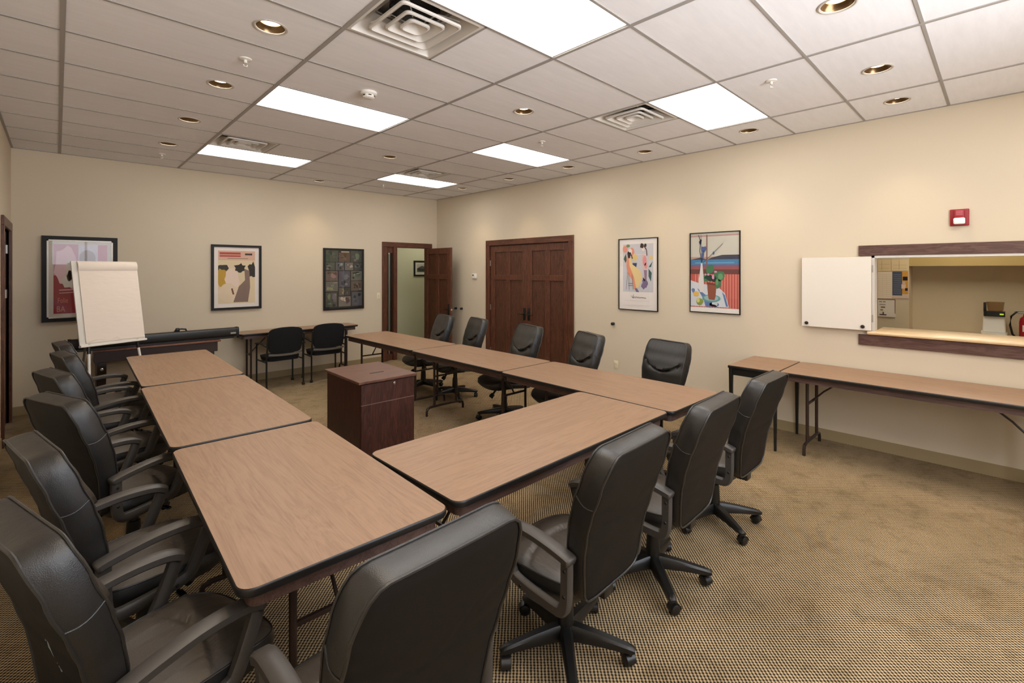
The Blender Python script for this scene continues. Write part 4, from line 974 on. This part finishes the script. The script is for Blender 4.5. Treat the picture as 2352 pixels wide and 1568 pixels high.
# ------------------------------------------------------------------ guest chairs at the back wall
def make_guest(label):
    t = thing('visitor_chair', label, 'chair', (0, 0, 0), 0, 'black visitor chairs at the back wall')
    half = [(0, .52), (.17, .52), (.225, .55), (.238, .68), (.245, .81), (.22, .88), (.10, .902), (0, .905)]
    ol = resample(chaikin(half+[(-a, b) for a, b in half[::-1][1:-1]], 3), 56); cz = .70
    YF = lambda x, z: -.205-.10*(z-.52)+.5*x*x*.8
    k = mb(); SSs = (.1, .3, .5, .7, .85, .95, 1)
    ringsurf(k, [[(x*s, YF(x*s, cz+(z-cz)*s)+.02*(1-s**4), cz+(z-cz)*s) for x, z in ol] for s in SSs], (0, YF(0, cz)+.02, cz))
    ringsurf(k, [[(x, YF(x, z)-.035*u, z) for x, z in ol] for u in (0, .5, 1)])
    ringsurf(k, [[(x*s, YF(x*s, cz+(z-cz)*s)-.035-.008*(1-s**3), cz+(z-cz)*s) for x, z in ol] for s in SSs], (0, YF(0, cz)-.043, cz))
    bk = k.build('backrest', M['cloth'], t, smooth=60)
    k = mb(); k.sweep([(x, -.245+.4*x*x, .498+.25*x*x) for x in [-.235+.47*i/16 for i in range(17)]], [(-.008, -.014), (.008, -.014), (.008, .014), (-.008, .014)])
    k.build('lower_rail', M['greyplastic'], t)
    half = [(0, -.20), (.18, -.20), (.232, -.16), (.24, .05), (.232, .19), (.17, .235), (0, .245)]
    ol2 = resample(chaikin(half+[(-a, b) for a, b in half[::-1][1:-1]], 3), 56)
    k = mb(); ringsurf(k, [[(x*s, y*s, .465+.012*(1-s**3)) for x, y in ol2] for s in SSs], (0, 0, .477)); ringsurf(k, [[(x*(1-.06*u), y*(1-.06*u), .465-.06*u) for x, y in ol2] for u in (0, .3, .7, 1)])
    k.add([(x*.94, y*.94, .405) for x, y in ol2], [list(range(56))]); k.build('seat', M['cloth'], t, smooth=60)
    for sx in (-1, 1):
        X = sx*.262
        mb().tube([(X, -.215, .05), (X, -.215, .45), (X*.985, -.235, .60), (X*.97, -.26, .80)], .0125, 10).build('rear_leg', M['blackmetal'], t)
        mb().tube([(X, .205, .05), (X, .205, .60), (X, .195, .635), (X, .16, .648)], .0125, 10).build('front_leg', M['blackmetal'], t)
        k = mb().sweep(chaikin([(X, .215, .640), (X, .16, .656), (X, 0, .662), (X, -.235, .640)], 2, False), [(-.022, -.008), (.022, -.008), (.024, 0), (.02, .009), (-.02, .009), (-.024, 0)])
        k.build('armrest', M['blackplastic'], t)
        k = mb().tube([(X, -.215, .40), (X, .205, .40)], .010, 8).box((X-sx*.06, -.05, .395), (X, .05, .41)); k.build('side_rail', M['blackmetal'], t)
        for y in (-.215, .205):
            k = mb().cyl((X, y, .045), (X, y, .075), .013, 10)
            for s_ in (-1, 1): k.cyl((X+s_*.004, y+.006, .023), (X+s_*.018, y+.006, .023), .023, 16, bev=.003)
            k.build('caster', M['blackplastic'], t)
    return t
g1 = make_guest('black visitor chair facing the back wall, left of the pair'); g1.location = (2.82, 7.62, 0); g1.rotation_euler = (0, 0, R(2))
g2 = copy_tree(g1); g2['label'] = 'black visitor chair facing the back wall, right of the pair under the collage'; g2.location = (3.50, 7.66, 0); g2.rotation_euler = (0, 0, R(-3))

# ------------------------------------------------------------------ locked disposal console in the middle
CT = .88
t = thing('document_console', 'dark mahogany locked cabinet with a slotted top standing between the tables', 'cabinet', (2.072, 3.455, 0), R(-1.0))
w_, d_ = .49, .665
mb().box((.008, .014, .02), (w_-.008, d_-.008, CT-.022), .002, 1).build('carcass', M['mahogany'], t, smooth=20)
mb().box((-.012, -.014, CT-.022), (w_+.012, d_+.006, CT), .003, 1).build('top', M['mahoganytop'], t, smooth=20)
mb().prism(rrect(w_*.40, w_*.66, d_*.335, d_*.365, .008, 4), CT-.001, CT+.0012).build('paper_slot', M['duct'], t, smooth=0)
dr = mb().box((.012, -.004, CT-.185), (w_-.012, .014, CT-.028), .0015, 1).build('drawer', M['mahogany'], t, smooth=20)
mb().lathe([(.001, .010), (.008, .010), (.012, .006), (.013, 0), (.001, 0)], 18, close=False, mtx=Matrix.Translation((w_*.60, -.004, CT-.052)) @ Matrix.Rotation(R(90), 4, 'X')).build('lock', M['chrome'], dr)
mb().box((.012, -.004, .05), (w_-.012, .014, CT-.190), .0015, 1).build('door', M['mahogany'], t, smooth=20)
k = mb().box((.02, .03, 0), (w_-.02, d_-.02, .022)); k.build('plinth', M['blackplastic'], t, smooth=0)
mb().box((.012, -.0025, CT-.190), (w_-.012, .012, CT-.185)).build('reveal', mat('reveal_pale', srgb(120, 92, 84), .5), t, smooth=0)

# ------------------------------------------------------------------ flip chart easel
t = thing('flip_chart_easel', 'white flip chart easel with a blank paper pad at the back left', 'easel', (.568, 7.07, 0), R(22.7))
lean = R(11)
Lm = Matrix.Translation((0, -.02, .90)) @ Matrix.Rotation(-lean, 4, 'X')
BW, BH = .645, .965
mb().box((0, 0, 0), (BW, .018, BH), .003, 2, mtx=Lm).build('board', M['whiteplastic'], t)
mb().box((-.004, -.03, -.012), (BW+.004, .022, .012), .003, 1, mtx=Lm).build('tray', M['whiteplastic'], t)
pd = mb().box((.055, -.012, .03), (BW-.012, -.0005, BH-.02), .001, 1, mtx=Lm).build('paper_pad', M['paper'], t)
k = mb(); pr = [(.0-.013, BH-.115), (-.022, BH-.10), (-.030, BH-.07), (-.028, BH-.035), (-.018, BH-.012), (-.004, BH-.002), (-.002, BH-.02), (-.012, BH-.09)]
vs = [Lm @ Vector((x, a, b)) for x in (.05, BW-.008) for a, b in pr]; n8 = len(pr)
k.add(vs, [list(range(n8)), [n8+i for i in range(n8)][::-1]]+[[i, (i+1) % n8, n8+(i+1) % n8, n8+i] for i in range(n8)]); k.build('rolled_sheets', M['paper'], t, smooth=50)
k = mb(); P = [(.06, -.0135, .034), (.06, -.0135, .16), (.16, -.0135, .10), (BW-.3, -.0160, .05), (BW-.02, -.0135, .06)]
k.sweep([Lm @ Vector((x, -.0150-.004*math.sin(i*.9), .036+.028*math.sin(i*.55)**2*(1 if i < 9 else 0))) for i, x in enumerate([.06+(BW-.075)*q/16 for q in range(17)])], [(-.001, -.004), (.001, -.004), (.001, .004), (-.001, .004)])
k.build('sheet_edge', M['paper'], t)
for x0_, x1_ in ((.085, .035), (BW-.085, BW-.0)):
    leg = mb().tube([(x0_, -.008, .90), (x1_, -.14, .004)], .0135, 10).build('leg', M['whiteplastic'], t)
    mb().tube([(x0_+(x1_-x0_)*-.02, -.008+.002, .915), (x0_+(x1_-x0_)*.10, -.008-.0132, .81)], .017, 10).build('leg_clamp', M['blackplastic'], leg)
    mb().cyl((x1_, -.14, 0), (x1_, -.14, .03), .016, 12).build('rubber_foot', M['blackplastic'], leg)
mb().tube([(BW*.32, .16, 1.55), (BW*.24, .42, .004)], .011, 10).build('rear_leg', M['greyplastic'], t)
mb().tube([(BW*.5, .15, 1.50), (BW*.32, .16, 1.55)], .008, 8).build('rear_hinge', M['greyplastic'], t)

# ------------------------------------------------------------------ console with the black screen case on it
t = thing('console_table', 'dark wooden console table with bracket legs under the black screen case', 'table', (1.375, 7.93, 0))
mb().box((-.665, -.22, .735), (.69, .22, .757), .006, 2).build('tabletop', M['consolewood'], t)
mb().box((-.655, -.185, .60), (.655, .20, .735), .003, 1).build('apron', mat('console_dark', srgb(52, 34, 28), .45), t)
for x in (-.585, .565):
    k = mb(); pr = [(-.20, .60), (-.205, .53), (-.19, .46), (-.14, .40), (-.12, .30), (-.12, .0), (.16, 0), (.16, .60)]
    k.prism([(a, b) for a, b in pr], x-.045, x+.045, 'X'); lg = k.build('bracket_leg', mat('console_leg', srgb(34, 22, 18), .35), t, smooth=30)
    for z, yy in ((.52, -.2065), (.34, -.1225)): mb().lathe([(.001, .006), (.012, .005), (.018, 0), (.001, 0)], 14, close=False, mtx=Matrix.Translation((x, yy+.003, z)) @ Matrix.Rotation(R(90), 4, 'X')).build('stud', M['steel'], lg)
t = thing('screen_case', 'long black projection screen case lying on the console table', 'projection screen', (1.405, 7.81, .757), R(1.5))
mb().box((-.86, -.045, 0), (.84, .045, .032), .004, 1).build('foot_rail', M['blackplastic'], t)
pr = rrect(-.058, .058, .028, .153, .03, 5)
k = mb(); k.prism(pr, -.89, .87, 'X'); k.build('case', mat('black_screen_case', (.013, .012, .011), .32), t, smooth=40)
for s_ in (-1, 1):
    a, b = (.87, .90) if s_ > 0 else (-.92, -.89)
    mb().prism(rrect(-.062, .062, .0, .157, .03, 5), a, b, 'X').build('end_cap', M['blackplastic'], t, smooth=40)
mb().box((.79, -.0605, .063), (.86, -.0575, .088), .001, 1).build('maker_plate', M['steel'], t)
k = mb().tube([(.13, 0, .146), (.15, 0, .178), (.21, 0, .184), (.26, 0, .176), (.27, 0, .146)], .011, 8).box((.145, -.02, .150), (.19, .02, .200), .008); k.build('carry_handle', M['blackplastic'], t)

# ------------------------------------------------------------------ lamps of the neighbouring rooms
for nm, lab, (x, y, z), sx, sy, e in (('hall_light', 'glowing ceiling panel out of view in the hallway', (6.6, 9.05, 2.745), .6, .6, 7), ('kitchen_light', 'glowing ceiling panel out of view in the kitchen', (7.9, .3, 2.695), 1.2, .6, 10.0)):
    t = thing(nm, lab, 'ceiling light', (x, y, z))
    mb().box((-sx/2-.03, -sy/2-.03, -.02), (sx/2+.03, sy/2+.03, .004)).build('housing', M['ventwhite'], t, smooth=0)
    gm = mat(nm+'_glow', (.9, .9, .9)); b = nt(gm)[3]; b.inputs['Emission Color'].default_value = (1, .96, .84, 1); b.inputs['Emission Strength'].default_value = e
    mb().box((-sx/2, -sy/2, -.026), (sx/2, sy/2, -.0201)).build('diffuser', gm, t, smooth=0)
